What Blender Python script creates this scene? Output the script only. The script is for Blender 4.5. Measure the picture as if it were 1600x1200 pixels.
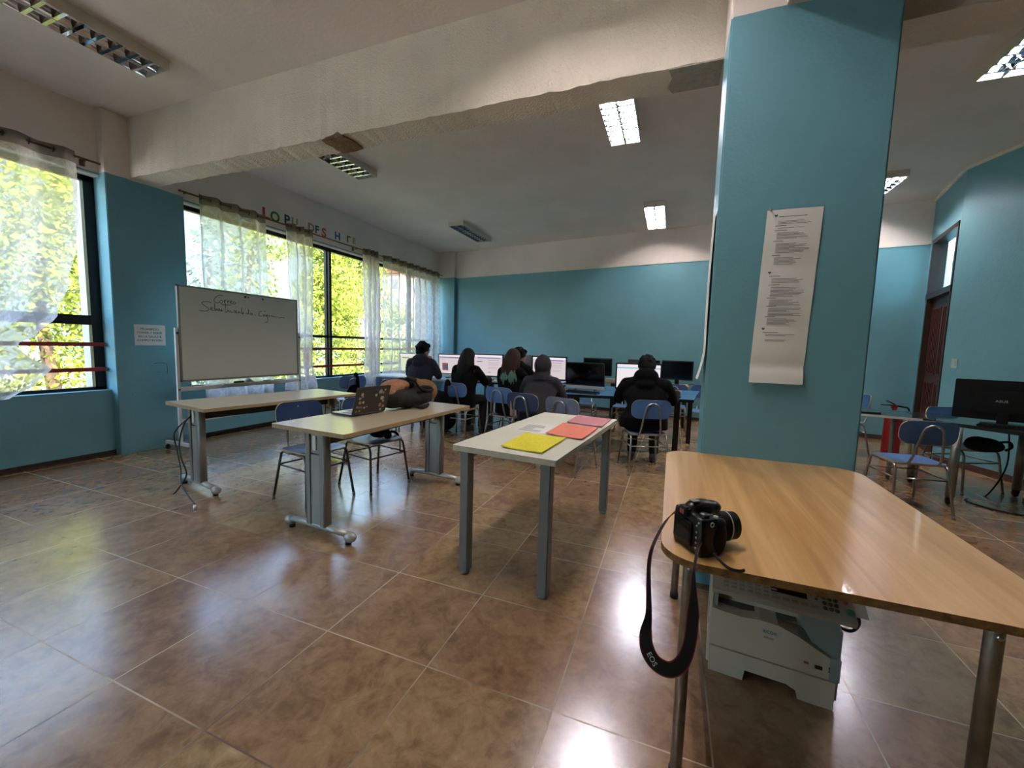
import bpy, bmesh, math, random
import numpy as np
from mathutils import Vector, Matrix, Euler

random.seed(7)
rng = np.random.default_rng(7)
PI = math.pi
S = bpy.context.scene
C = S.collection
for o in list(bpy.data.objects):
    bpy.data.objects.remove(o)

# ------------------------------------------------------------------ camera
CAM_H = 1.31743
yaw, pitch, roll = 0.369273215, 0.0921058286, -0.0273937566
fw = Vector((math.cos(yaw)*math.cos(pitch), math.sin(yaw)*math.cos(pitch), -math.sin(pitch)))
rt = Vector((math.sin(yaw), -math.cos(yaw), 0))
dn = fw.cross(rt)
c_, s_ = math.cos(roll), math.sin(roll)
r2 = c_*rt + s_*dn
d2 = -s_*rt + c_*dn
cd = bpy.data.cameras.new('camera')
cam = bpy.data.objects.new('camera', cd)
C.objects.link(cam)
m = Matrix.Identity(4)
for i in range(3):
    m[i][0] = r2[i]; m[i][1] = -d2[i]; m[i][2] = -fw[i]
m[2][3] = CAM_H
cam.matrix_world = m
cd.sensor_width = 36.0
cd.lens = 36.0*640.868/1600
cd.clip_start = 0.02
cd.clip_end = 500
S.camera = cam

# ------------------------------------------------------------------ world, sun, exposure
W = bpy.data.worlds.new('sky')
S.world = W
W.use_nodes = True
nt = W.node_tree
nt.nodes.clear()
wo = nt.nodes.new('ShaderNodeOutputWorld')
bg = nt.nodes.new('ShaderNodeBackground')
sky = nt.nodes.new('ShaderNodeTexSky')
sky.sky_type = 'NISHITA'
sky.sun_disc = False
sky.sun_elevation = math.radians(48)
sky.sun_rotation = math.radians(170)
sky.air_density = 1.2
sky.dust_density = 2.5
bg.inputs['Strength'].default_value = 0.34
nt.links.new(sky.outputs[0], bg.inputs[0])
nt.links.new(bg.outputs[0], wo.inputs[0])

sd = bpy.data.lights.new('sun', 'SUN')
sd.energy = 2.7
sd.angle = math.radians(0.6)
sd.color = (1.0, 0.94, 0.80)
sun = bpy.data.objects.new('sun', sd)
C.objects.link(sun)
sun.rotation_euler = Vector((0.48, 0.60, -0.64)).to_track_quat('-Z', 'Y').to_euler()
sun.location = (0, -20, 30)

S.view_settings.view_transform = 'Standard'
S.view_settings.look = 'None'
EXPO = 3.38
S.view_settings.exposure = EXPO
S.view_settings.gamma = 1.0
S.view_settings.use_curve_mapping = False
cy = S.cycles
cy.max_bounces = 9
cy.diffuse_bounces = 6
cy.glossy_bounces = 4
cy.transparent_max_bounces = 24
cy.transmission_bounces = 6
cy.caustics_reflective = False
cy.caustics_refractive = False
cy.sample_clamp_indirect = 6.0
cy.use_denoising = True

# ------------------------------------------------------------------ materials
def lin(h):
    if isinstance(h, str):
        h = h.lstrip('#')
        v = [int(h[i:i+2], 16)/255 for i in (0, 2, 4)]
    else:
        v = h
    return tuple((x/12.92 if x <= 0.04045 else ((x+0.055)/1.055)**2.4) for x in v) + (1.0,)

def nodes(name):
    mt = bpy.data.materials.new(name)
    mt.use_nodes = True
    n = mt.node_tree
    n.nodes.clear()
    out = n.nodes.new('ShaderNodeOutputMaterial')
    return mt, n, out

def N(n, t, **kw):
    x = n.nodes.new(t)
    for k, v in kw.items():
        if k in x.inputs:
            x.inputs[k].default_value = v
        else:
            setattr(x, k, v)
    return x

def mat(name, col, rough=0.6, metal=0.0, vary=0.12, scale=6.0, bump=0.0, bscale=60.0, spec=0.5, stretch=None, coat=0.0, sheen=0.0):
    """plain procedural material: base colour with a little noise, optional bump"""
    mt, n, out = nodes(name)
    p = N(n, 'ShaderNodeBsdfPrincipled')
    p.inputs['Roughness'].default_value = rough
    p.inputs['Metallic'].default_value = metal
    p.inputs['Specular IOR Level'].default_value = spec
    p.inputs['Coat Weight'].default_value = coat
    p.inputs['Sheen Weight'].default_value = sheen
    tc = N(n, 'ShaderNodeTexCoord')
    mp = N(n, 'ShaderNodeMapping')
    if stretch:
        mp.inputs['Scale'].default_value = stretch
    n.links.new(tc.outputs['Object'], mp.inputs[0])
    ns = N(n, 'ShaderNodeTexNoise', Scale=scale, Detail=4.0)
    n.links.new(mp.outputs[0], ns.inputs['Vector'])
    cr = N(n, 'ShaderNodeValToRGB')
    b = lin(col)
    cr.color_ramp.elements[0].position = 0.3
    cr.color_ramp.elements[1].position = 0.7
    cr.color_ramp.elements[0].color = tuple(max(0, x*(1-vary)) for x in b[:3]) + (1,)
    cr.color_ramp.elements[1].color = tuple(min(1, x*(1+vary)) for x in b[:3]) + (1,)
    n.links.new(ns.outputs['Fac'], cr.inputs[0])
    n.links.new(cr.outputs[0], p.inputs['Base Color'])
    if bump:
        n2 = N(n, 'ShaderNodeTexNoise', Scale=bscale, Detail=3.0)
        n.links.new(mp.outputs[0], n2.inputs['Vector'])
        bp = N(n, 'ShaderNodeBump', Strength=bump, Distance=0.01)
        n.links.new(n2.outputs['Fac'], bp.inputs['Height'])
        n.links.new(bp.outputs[0], p.inputs['Normal'])
    n.links.new(p.outputs[0], out.inputs[0])
    return mt

def emit(name, col, strength):
    mt, n, out = nodes(name)
    e = N(n, 'ShaderNodeEmission')
    e.inputs[0].default_value = lin(col)
    e.inputs[1].default_value = strength
    n.links.new(e.outputs[0], out.inputs[0])
    return mt

def wall_mat(name, low, high, zsplit, vary=0.05):
    """paint in two colours with a slightly wavy border at height zsplit"""
    mt, n, out = nodes(name)
    p = N(n, 'ShaderNodeBsdfPrincipled')
    p.inputs['Specular IOR Level'].default_value = 0.4
    g = N(n, 'ShaderNodeNewGeometry')
    sp = N(n, 'ShaderNodeSeparateXYZ')
    n.links.new(g.outputs['Position'], sp.inputs[0])
    nz = N(n, 'ShaderNodeTexNoise', Scale=7.0, Detail=3.0)
    n.links.new(g.outputs['Position'], nz.inputs['Vector'])
    ma = N(n, 'ShaderNodeMath', operation='MULTIPLY_ADD')
    n.links.new(nz.outputs['Fac'], ma.inputs[0])
    ma.inputs[1].default_value = 0.02
    n.links.new(sp.outputs['Z'], ma.inputs[2])
    gt = N(n, 'ShaderNodeMath', operation='GREATER_THAN')
    n.links.new(ma.outputs[0], gt.inputs[0])
    gt.inputs[1].default_value = zsplit + 0.01
    big = N(n, 'ShaderNodeTexNoise', Scale=1.6, Detail=5.0)
    n.links.new(g.outputs['Position'], big.inputs['Vector'])
    def ramp(c):
        cr = N(n, 'ShaderNodeValToRGB')
        b = lin(c)
        cr.color_ramp.elements[0].position = 0.35
        cr.color_ramp.elements[1].position = 0.65
        cr.color_ramp.elements[0].color = tuple(x*(1-vary) for x in b[:3]) + (1,)
        cr.color_ramp.elements[1].color = tuple(min(1, x*(1+vary)) for x in b[:3]) + (1,)
        n.links.new(big.outputs['Fac'], cr.inputs[0])
        return cr
    a, b = ramp(low), ramp(high)
    mx = N(n, 'ShaderNodeMix', data_type='RGBA')
    n.links.new(gt.outputs[0], mx.inputs['Factor'])
    n.links.new(a.outputs[0], mx.inputs['A'])
    n.links.new(b.outputs[0], mx.inputs['B'])
    n.links.new(mx.outputs['Result'], p.inputs['Base Color'])
    # enamel below, matt above
    rr = N(n, 'ShaderNodeMapRange')
    rr.inputs['To Min'].default_value = 0.42
    rr.inputs['To Max'].default_value = 0.85
    n.links.new(gt.outputs[0], rr.inputs['Value'])
    n.links.new(rr.outputs[0], p.inputs['Roughness'])
    fine = N(n, 'ShaderNodeTexNoise', Scale=55.0, Detail=4.0)
    n.links.new(g.outputs['Position'], fine.inputs['Vector'])
    bp = N(n, 'ShaderNodeBump', Strength=0.22, Distance=0.01)
    n.links.new(fine.outputs['Fac'], bp.inputs['Height'])
    n.links.new(bp.outputs[0], p.inputs['Normal'])
    n.links.new(p.outputs[0], out.inputs[0])
    return mt

TILE, TX, TY = 0.53, 1.3477, 3.5112

def floor_mat():
    mt, n, out = nodes('glazed_floor_tile')
    p = N(n, 'ShaderNodeBsdfPrincipled')
    g = N(n, 'ShaderNodeNewGeometry')
    sp = N(n, 'ShaderNodeSeparateXYZ')
    n.links.new(g.outputs['Position'], sp.inputs[0])
    def M(op, a, b=None, c=None):
        x = N(n, 'ShaderNodeMath', operation=op)
        for i, v in enumerate((a, b, c)):
            if v is None:
                continue
            if isinstance(v, (int, float)):
                x.inputs[i].default_value = v
            else:
                n.links.new(v, x.inputs[i])
        return x.outputs[0]
    u = M('DIVIDE', M('SUBTRACT', sp.outputs['X'], TX), TILE)
    v = M('DIVIDE', M('SUBTRACT', sp.outputs['Y'], TY), TILE)
    du = M('SUBTRACT', 0.5, M('ABSOLUTE', M('SUBTRACT', M('FRACT', u), 0.5)))
    dv = M('SUBTRACT', 0.5, M('ABSOLUTE', M('SUBTRACT', M('FRACT', v), 0.5)))
    dx = M('ABSOLUTE', M('SUBTRACT', u, 2.45))
    d = M('MINIMUM', M('MINIMUM', du, dv), dx)
    grout = M('LESS_THAN', d, 0.0055)
    cell = N(n, 'ShaderNodeCombineXYZ')
    n.links.new(M('FLOOR', u), cell.inputs[0])
    n.links.new(M('ADD', M('FLOOR', v), M('MULTIPLY', M('GREATER_THAN', u, 2.45), 0.37)), cell.inputs[1])
    wn = N(n, 'ShaderNodeTexWhiteNoise')
    n.links.new(cell.outputs[0], wn.inputs[0])
    # per-tile offset of the mottled pattern
    sc = N(n, 'ShaderNodeVectorMath', operation='SCALE')
    n.links.new(wn.outputs['Color'], sc.inputs[0])
    sc.inputs['Scale'].default_value = 20.0
    ad = N(n, 'ShaderNodeVectorMath', operation='ADD')
    n.links.new(g.outputs['Position'], ad.inputs[0])
    n.links.new(sc.outputs[0], ad.inputs[1])
    n1 = N(n, 'ShaderNodeTexNoise', Scale=6.5, Detail=9.0, Roughness=0.66, Distortion=1.1)
    n.links.new(ad.outputs[0], n1.inputs['Vector'])
    n2 = N(n, 'ShaderNodeTexNoise', Scale=15.0, Detail=9.0, Roughness=0.72, Distortion=0.7)
    n.links.new(ad.outputs[0], n2.inputs['Vector'])
    f = M('ADD', M('MULTIPLY', n1.outputs['Fac'], 0.50), M('MULTIPLY', n2.outputs['Fac'], 0.50))
    cr = N(n, 'ShaderNodeValToRGB')
    el = cr.color_ramp.elements
    el[0].position = 0.32; el[0].color = lin('#6e553b')
    el[1].position = 0.70; el[1].color = lin('#c9a97c')
    e = el.new(0.43); e.color = lin('#8a6b4a')
    e = el.new(0.51); e.color = lin('#9d7d58')
    e = el.new(0.60); e.color = lin('#ab8b63')
    n.links.new(f, cr.inputs[0])
    hs = N(n, 'ShaderNodeHueSaturation')
    n.links.new(cr.outputs[0], hs.inputs['Color'])
    n.links.new(M('MULTIPLY_ADD', wn.outputs['Value'], 0.022, 0.486), hs.inputs['Hue'])
    hs.inputs['Saturation'].default_value = 0.97
    n.links.new(M('MULTIPLY_ADD', wn.outputs['Value'], 0.22, 0.84), hs.inputs['Value'])
    gc = N(n, 'ShaderNodeTexNoise', Scale=1.3, Detail=4.0)
    n.links.new(g.outputs['Position'], gc.inputs['Vector'])
    gr = N(n, 'ShaderNodeValToRGB')
    gr.color_ramp.elements[0].position = 0.38; gr.color_ramp.elements[0].color = lin('#5c4a3b')
    gr.color_ramp.elements[1].position = 0.56; gr.color_ramp.elements[1].color = lin('#c7b193')
    n.links.new(gc.outputs['Fac'], gr.inputs[0])
    mx = N(n, 'ShaderNodeMix', data_type='RGBA')
    n.links.new(grout, mx.inputs['Factor'])
    n.links.new(hs.outputs[0], mx.inputs['A'])
    n.links.new(gr.outputs[0], mx.inputs['B'])
    n.links.new(mx.outputs['Result'], p.inputs['Base Color'])
    ro = M('MAXIMUM', M('MULTIPLY_ADD', n2.outputs['Fac'], 0.16, 0.15), M('MULTIPLY', grout, 0.7))
    n.links.new(ro, p.inputs['Roughness'])
    p.inputs['Specular IOR Level'].default_value = 0.7
    p.inputs['Coat Weight'].default_value = 0.5
    p.inputs['Coat Roughness'].default_value = 0.2
    h = M('MULTIPLY', grout, -0.8)
    bp = N(n, 'ShaderNodeBump', Strength=0.28, Distance=0.004)
    n.links.new(h, bp.inputs['Height'])
    n.links.new(bp.outputs[0], p.inputs['Normal'])
    n.links.new(p.outputs[0], out.inputs[0])
    return mt

def grain_mat(name, a, b, rough=0.32, sx=0.9, sy=16.0, coat=0.15, axis='Y'):
    mt, n, out = nodes(name)
    p = N(n, 'ShaderNodeBsdfPrincipled')
    p.inputs['Roughness'].default_value = rough
    p.inputs['Coat Weight'].default_value = coat
    tc = N(n, 'ShaderNodeTexCoord')
    mp = N(n, 'ShaderNodeMapping')
    mp.inputs['Scale'].default_value = (sx, sy, sy)
    n.links.new(tc.outputs['Object'], mp.inputs[0])
    a1 = N(n, 'ShaderNodeTexNoise', Scale=1.0, Detail=6.0, Roughness=0.6, Distortion=0.5)
    n.links.new(mp.outputs[0], a1.inputs['Vector'])
    cr = N(n, 'ShaderNodeValToRGB')
    cr.color_ramp.elements[0].position = 0.32; cr.color_ramp.elements[0].color = lin(a)
    cr.color_ramp.elements[1].position = 0.66; cr.color_ramp.elements[1].color = lin(b)
    n.links.new(a1.outputs['Fac'], cr.inputs[0])
    n.links.new(cr.outputs[0], p.inputs['Base Color'])
    n.links.new(p.outputs[0], out.inputs[0])
    return mt

def glass_mat():
    mt, n, out = nodes('window_glass')
    t = N(n, 'ShaderNodeBsdfTransparent')
    t.inputs[0].default_value = (0.97, 0.985, 0.98, 1)
    gl = N(n, 'ShaderNodeBsdfGlossy')
    gl.inputs['Roughness'].default_value = 0.02
    lw = N(n, 'ShaderNodeLayerWeight', Blend=0.5)
    pw = N(n, 'ShaderNodeMath', operation='POWER'); pw.inputs[1].default_value = 5.0
    n.links.new(lw.outputs['Facing'], pw.inputs[0])
    fr = N(n, 'ShaderNodeMath', operation='MULTIPLY_ADD'); fr.inputs[1].default_value = 0.5; fr.inputs[2].default_value = 0.04
    n.links.new(pw.outputs[0], fr.inputs[0])
    mx = N(n, 'ShaderNodeMixShader')
    n.links.new(fr.outputs[0], mx.inputs[0])
    n.links.new(t.outputs[0], mx.inputs[1])
    n.links.new(gl.outputs[0], mx.inputs[2])
    n.links.new(mx.outputs[0], out.inputs[0])
    return mt

def sheer_mat():
    """thin voile with a woven criss-cross leaf lattice; u,v come from the cloth's own UV (metres)"""
    mt, n, out = nodes('sheer_voile')
    tc = N(n, 'ShaderNodeUVMap')
    def M(op, a, b=None):
        x = N(n, 'ShaderNodeMath', operation=op)
        for i, v in enumerate((a, b)):
            if v is None:
                continue
            if isinstance(v, (int, float)):
                x.inputs[i].default_value = v
            else:
                n.links.new(v, x.inputs[i])
        return x.outputs[0]
    dist = N(n, 'ShaderNodeTexNoise', Scale=5.0, Detail=3.0)
    n.links.new(tc.outputs[0], dist.inputs['Vector'])
    sp = N(n, 'ShaderNodeSeparateXYZ')
    n.links.new(tc.outputs[0], sp.inputs[0])
    w = M('MULTIPLY', dist.outputs['Fac'], 0.07)
    a = M('ADD', M('ADD', sp.outputs['X'], sp.outputs['Y']), w)
    b = M('ADD', M('SUBTRACT', sp.outputs['X'], sp.outputs['Y']), w)
    def band(x):
        f = M('FRACT', M('MULTIPLY', x, 4.4))
        return M('LESS_THAN', M('ABSOLUTE', M('SUBTRACT', f, 0.5)), 0.13)
    lat = M('MAXIMUM', band(a), band(b))
    ns = N(n, 'ShaderNodeTexNoise', Scale=34.0, Detail=5.0, Roughness=0.7)
    n.links.new(tc.outputs[0], ns.inputs['Vector'])
    mask = M('MULTIPLY', lat, M('GREATER_THAN', ns.outputs['Fac'], 0.46))
    head = M('GREATER_THAN', sp.outputs['Y'], -0.115)
    lw = N(n, 'ShaderNodeLayerWeight', Blend=0.35)
    edge = M('MULTIPLY', M('POWER', lw.outputs['Facing'], 2.0), 0.75)
    opac = M('MINIMUM', 0.95, M('ADD', M('ADD', M('ADD', 0.55, edge), M('MULTIPLY', mask, 0.13)), M('MULTIPLY', head, 0.5)))
    cmx = N(n, 'ShaderNodeMix', data_type='RGBA')
    n.links.new(head, cmx.inputs['Factor'])
    cmx.inputs['A'].default_value = lin('#d9d0ce')
    cmx.inputs['B'].default_value = lin('#857b76')
    df = N(n, 'ShaderNodeBsdfDiffuse')
    tl = N(n, 'ShaderNodeBsdfTranslucent')
    n.links.new(cmx.outputs['Result'], df.inputs[0])
    n.links.new(cmx.outputs['Result'], tl.inputs[0])
    m1 = N(n, 'ShaderNodeMixShader')
    m1.inputs[0].default_value = 0.55
    n.links.new(df.outputs[0], m1.inputs[1])
    n.links.new(tl.outputs[0], m1.inputs[2])
    tr = N(n, 'ShaderNodeBsdfTransparent')
    tr.inputs[0].default_value = (1.0, 0.985, 0.98, 1)
    m2 = N(n, 'ShaderNodeMixShader')
    n.links.new(opac, m2.inputs[0])
    n.links.new(tr.outputs[0], m2.inputs[1])
    n.links.new(m1.outputs[0], m2.inputs[2])
    n.links.new(m2.outputs[0], out.inputs[0])
    return mt

def leaf_mat(name, a, b):
    mt, n, out = nodes(name)
    oi = N(n, 'ShaderNodeNewGeometry')
    ns = N(n, 'ShaderNodeTexNoise', Scale=1.1, Detail=3.0)
    n.links.new(oi.outputs['Position'], ns.inputs['Vector'])
    ad = N(n, 'ShaderNodeMath', operation='MULTIPLY_ADD')
    n.links.new(oi.outputs['Random Per Island'], ad.inputs[0])
    ad.inputs[1].default_value = 0.5
    n.links.new(ns.outputs['Fac'], ad.inputs[2])
    cr = N(n, 'ShaderNodeValToRGB')
    cr.color_ramp.elements[0].position = 0.4; cr.color_ramp.elements[0].color = lin(a)
    cr.color_ramp.elements[1].position = 1.0; cr.color_ramp.elements[1].color = lin(b)
    n.links.new(ad.outputs[0], cr.inputs[0])
    df = N(n, 'ShaderNodeBsdfDiffuse')
    tl = N(n, 'ShaderNodeBsdfTranslucent')
    n.links.new(cr.outputs[0], df.inputs[0])
    n.links.new(cr.outputs[0], tl.inputs[0])
    mx = N(n, 'ShaderNodeMixShader')
    mx.inputs[0].default_value = 0.3
    n.links.new(df.outputs[0], mx.inputs[1])
    n.links.new(tl.outputs[0], mx.inputs[2])
    n.links.new(mx.outputs[0], out.inputs[0])
    return mt

TEAL = '#6a9ead'
CREAM = '#e3d9d3'
M_wall = wall_mat('teal_and_cream_paint', TEAL, CREAM, 3.0)
M_teal = wall_mat('teal_paint', TEAL, TEAL, 99)
M_cream = mat('cream_plaster', CREAM, 0.9, vary=0.06, scale=1.5, bump=0.35, bscale=38)
M_beam = mat('rough_cream_plaster', '#dcd3c6', 0.9, vary=0.07, scale=2.5, bump=0.7, bscale=70)
M_patch = mat('bare_brown_plaster', '#7c6449', 0.95, vary=0.3, scale=14, bump=0.8)
M_floor = floor_mat()
M_trimw = mat('white_trim_paint', '#d8d4c6', 0.6)
M_skirt = mat('dark_skirting', '#2b221d', 0.7, vary=0.4, scale=18, bump=0.5)
M_skirtr = mat('brown_skirting', '#4a2f26', 0.6, vary=0.3)
M_frame = mat('black_aluminium', '#17130f', 0.4, metal=0.3)
M_glass = glass_mat()
M_sill = mat('white_window_sill', '#e2dfd8', 0.5)
M_rail = mat('dark_red_rail', '#9c2430', 0.35, vary=0.2)
M_sheer = sheer_mat()
M_rod = mat('bronze_rod', '#6e5a35', 0.35, metal=0.6)
M_ring = mat('pewter_ring', '#4d4843', 0.3, metal=0.8)
M_white = mat('white_enamel', '#dcdcd6', 0.35, vary=0.04)
M_lampbody = mat('lamp_white', '#c9c6ba', 0.5, vary=0.04)
M_mirror = mat('polished_aluminium', '#b9c0cc', 0.05, metal=1.0, vary=0.03)
M_tubeoff = mat('unlit_tube', '#e9e9e4', 0.3)
M_tubeon = emit('lit_fluorescent_tube', '#fff2ee', 23.0)
M_black = mat('black_plastic', '#0a0a0b', 0.38, vary=0.2, spec=0.4)
M_blackm = mat('matt_black', '#08080a', 0.7, vary=0.25, spec=0.25)
M_screenoff = mat('dark_screen_glass', '#0b0b0c', 0.12, vary=0.1)
M_silver = mat('silver_plastic', '#b6b6b2', 0.35, vary=0.05)
M_greyp = mat('grey_plastic', '#7b7a77', 0.5)
M_steel = mat('grey_tube_steel', '#8f8d87', 0.33, metal=0.85, vary=0.15, scale=30)
M_steelD = mat('dark_tube_steel', '#5c5853', 0.42, metal=0.75, vary=0.2, scale=30)
M_blue = mat('blue_laminate', '#456a9f', 0.4, vary=0.10)
M_navy = mat('navy_laminate', '#2a3f66', 0.35, vary=0.12)
M_bluegrey = mat('blue_laminate_grey_sheen', '#6f7690', 0.38, vary=0.18)  # grey reflection on the empty chair, mixed into its blue
M_plyedge = mat('ply_edge', '#b59a6c', 0.5)
M_rubber = mat('black_rubber', '#18181a', 0.8)
M_screw = mat('screw', '#c9c9c9', 0.25, metal=1.0)
M_desk = mat('light_maple_laminate', '#bdb096', 0.27, vary=0.05, scale=9, stretch=(1, 8, 8), coat=0.2)
M_deskedge = mat('maple_edge', '#a08a66', 0.45, vary=0.1, stretch=(1, 8, 8))
M_metal = mat('grey_powder_metal', '#85857f', 0.45, metal=0.35, vary=0.06)
M_metal2 = mat('grey_powder_metal_cover', '#96958e', 0.45, metal=0.3, vary=0.05)
M_foot = mat('light_grey_foot', '#9d9d96', 0.4, metal=0.3)
M_dark = mat('dark_modesty_panel', '#2c2a27', 0.6)
M_wtop = mat('off_white_laminate', '#d5d4c6', 0.4, vary=0.03)
M_wedge = mat('off_white_edge', '#b3aa97', 0.55, vary=0.12, scale=25)
M_leg = mat('grey_square_leg', '#6f6f6b', 0.5, metal=0.25, vary=0.06)
M_beech = grain_mat('beech_laminate', '#be8d50', '#e0b67a', 0.3)
M_chip = mat('chipboard_edge', '#8a6238', 0.85, vary=0.4, scale=40, bump=0.6, bscale=120)
M_galv = mat('worn_galvanised_tube', '#8f8a80', 0.4, metal=0.8, vary=0.25, scale=22, bump=0.15)
M_paper = mat('white_paper', '#dcdcd9', 0.8, vary=0.03)
M_ink = mat('black_ink', '#15151a', 0.8)
M_inkg = mat('grey_ink', '#55565a', 0.85)
M_yellow = mat('yellow_card', '#d8ce2a', 0.7, vary=0.10, scale=12, stretch=(2, 14, 1))
M_salmon = mat('salmon_card', '#dc7a66', 0.7, vary=0.08, scale=12, stretch=(2, 14, 1))
M_pink = mat('dusty_pink_card', '#bd7c86', 0.7, vary=0.08, scale=12, stretch=(2, 14, 1))
M_wb = mat('whiteboard_face', '#d6d8d0', 0.3, vary=0.03, scale=2)
M_wbf = mat('whiteboard_frame', '#8e8d88', 0.4, metal=0.5)
M_wbs = mat('whiteboard_stand', '#c7cbcb', 0.4, vary=0.03)
M_tabblue = mat('blue_table_laminate', '#3a7098', 0.3, vary=0.08)
M_tabwhite = mat('pale_blue_table_laminate', '#9fb3c4', 0.25, vary=0.05)
M_woodt = mat('tan_wood_table', '#a98a62', 0.5, vary=0.15, stretch=(8, 1, 8))
M_glasst = mat('dark_glass_top', '#2c3a3b', 0.08, vary=0.05, spec=0.8)
M_door = mat('dark_mahogany', '#3f1512', 0.4, vary=0.3, scale=5, stretch=(10, 10, 1))
M_doorf = mat('dark_brown_frame', '#2c1a15', 0.4, vary=0.2)
M_red = mat('extinguisher_red', '#7c0f14', 0.3)
M_skin = mat('skin', '#9c6b50', 0.55, vary=0.05)
M_hairb = mat('black_hair', '#040303', 0.65, spec=0.12, vary=0.4, scale=60, stretch=(6, 6, 1), bump=0.5, bscale=90)
M_hairn = mat('dark_brown_hair', '#080504', 0.6, spec=0.18, vary=0.5, scale=40, stretch=(6, 6, 1), bump=0.6, bscale=80)
M_hairr = mat('brown_hair', '#260f0a', 0.6, spec=0.2, vary=0.45, scale=40, stretch=(6, 6, 1), bump=0.6, bscale=80)
M_hairg = mat('green_hair_tips', '#3d6a5b', 0.45, vary=0.4, scale=40, stretch=(6, 6, 1), bump=0.6, bscale=80)
M_navyc = mat('navy_cotton', '#0d1120', 0.9, vary=0.2, bump=0.3)
M_blackc = mat('black_cotton', '#070708', 0.95, vary=0.25, bump=0.3, spec=0.15)
M_charc = mat('charcoal_cotton', '#1b1a1f', 0.92, vary=0.2, bump=0.35, bscale=90)
M_trous = mat('black_trousers', '#070709', 0.95, vary=0.2)
M_shoe = mat('grey_shoe', '#3f3d3c', 0.7)
M_tan = mat('tan_canvas', '#76532f', 0.85, vary=0.18, bump=0.5, bscale=60)
M_tan2 = mat('pale_tan_canvas', '#96694b', 0.85, vary=0.15, bump=0.5, bscale=60)
M_olive = mat('dark_olive_canvas', '#14120c', 0.9, vary=0.2, bump=0.4)
M_lapt = mat('black_laptop_lid', '#1c1a17', 0.35)
M_keys = mat('laptop_keys_silver', '#b5bcc2', 0.35)
M_stick = [mat('sticker_cream', '#b9ae92', 0.6), mat('sticker_grey', '#8e9690', 0.6), mat('sticker_pink', '#9c6c62', 0.6), mat('sticker_yellow', '#a5925b', 0.6)]
M_print = mat('warm_grey_printer', '#c6b9a4', 0.5, vary=0.03)
M_print2 = mat('cool_grey_printer', '#8d9a9a', 0.5, vary=0.03)
M_print3 = mat('printer_panel', '#a49e92', 0.5, vary=0.05)
M_printb = mat('blue_grey_label', '#7d93b0', 0.5)
M_pdark = mat('dark_printer_grey', '#59564f', 0.6)  # plain dark grey for the output tray
M_btn = mat('small_grey_button', '#8c867c', 0.5)
M_btnd = mat('dark_button', '#3a3a39', 0.5)
M_green = mat('green_button', '#2f8b60', 0.4)
M_redb = mat('red_button', '#a5433f', 0.4)
M_cable = mat('black_cable', '#0e0e0f', 0.5)
M_plug = mat('chrome_plug', '#c9c5bd', 0.25, metal=0.8)
M_strap = mat('black_strap_webbing', '#100e0e', 0.8)
M_strapr = mat('red_strap_edge', '#7a1620', 0.6)
M_extwall = mat('exterior_white_render', '#b5aea3', 0.9, vary=0.1)
M_bark = mat('bark', '#4c3b2c', 0.9, vary=0.4, scale=12, bump=0.6)
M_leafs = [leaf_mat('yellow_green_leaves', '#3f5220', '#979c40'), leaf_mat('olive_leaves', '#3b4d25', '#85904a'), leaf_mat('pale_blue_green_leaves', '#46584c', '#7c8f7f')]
M_grass = mat('garden_grass', '#5f6140', 0.95, vary=0.3, scale=1.2)
M_hill = mat('hazy_hillside', '#333f3a', 1.0, vary=0.15, scale=0.12)
M_bldg = mat('pink_cream_facade', '#a08c82', 0.9, vary=0.06)
M_bldgr = mat('brick_red_cornice', '#7a4032', 0.9)
M_bwin = mat('dark_facade_window', '#6b6e74', 0.2)

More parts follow.
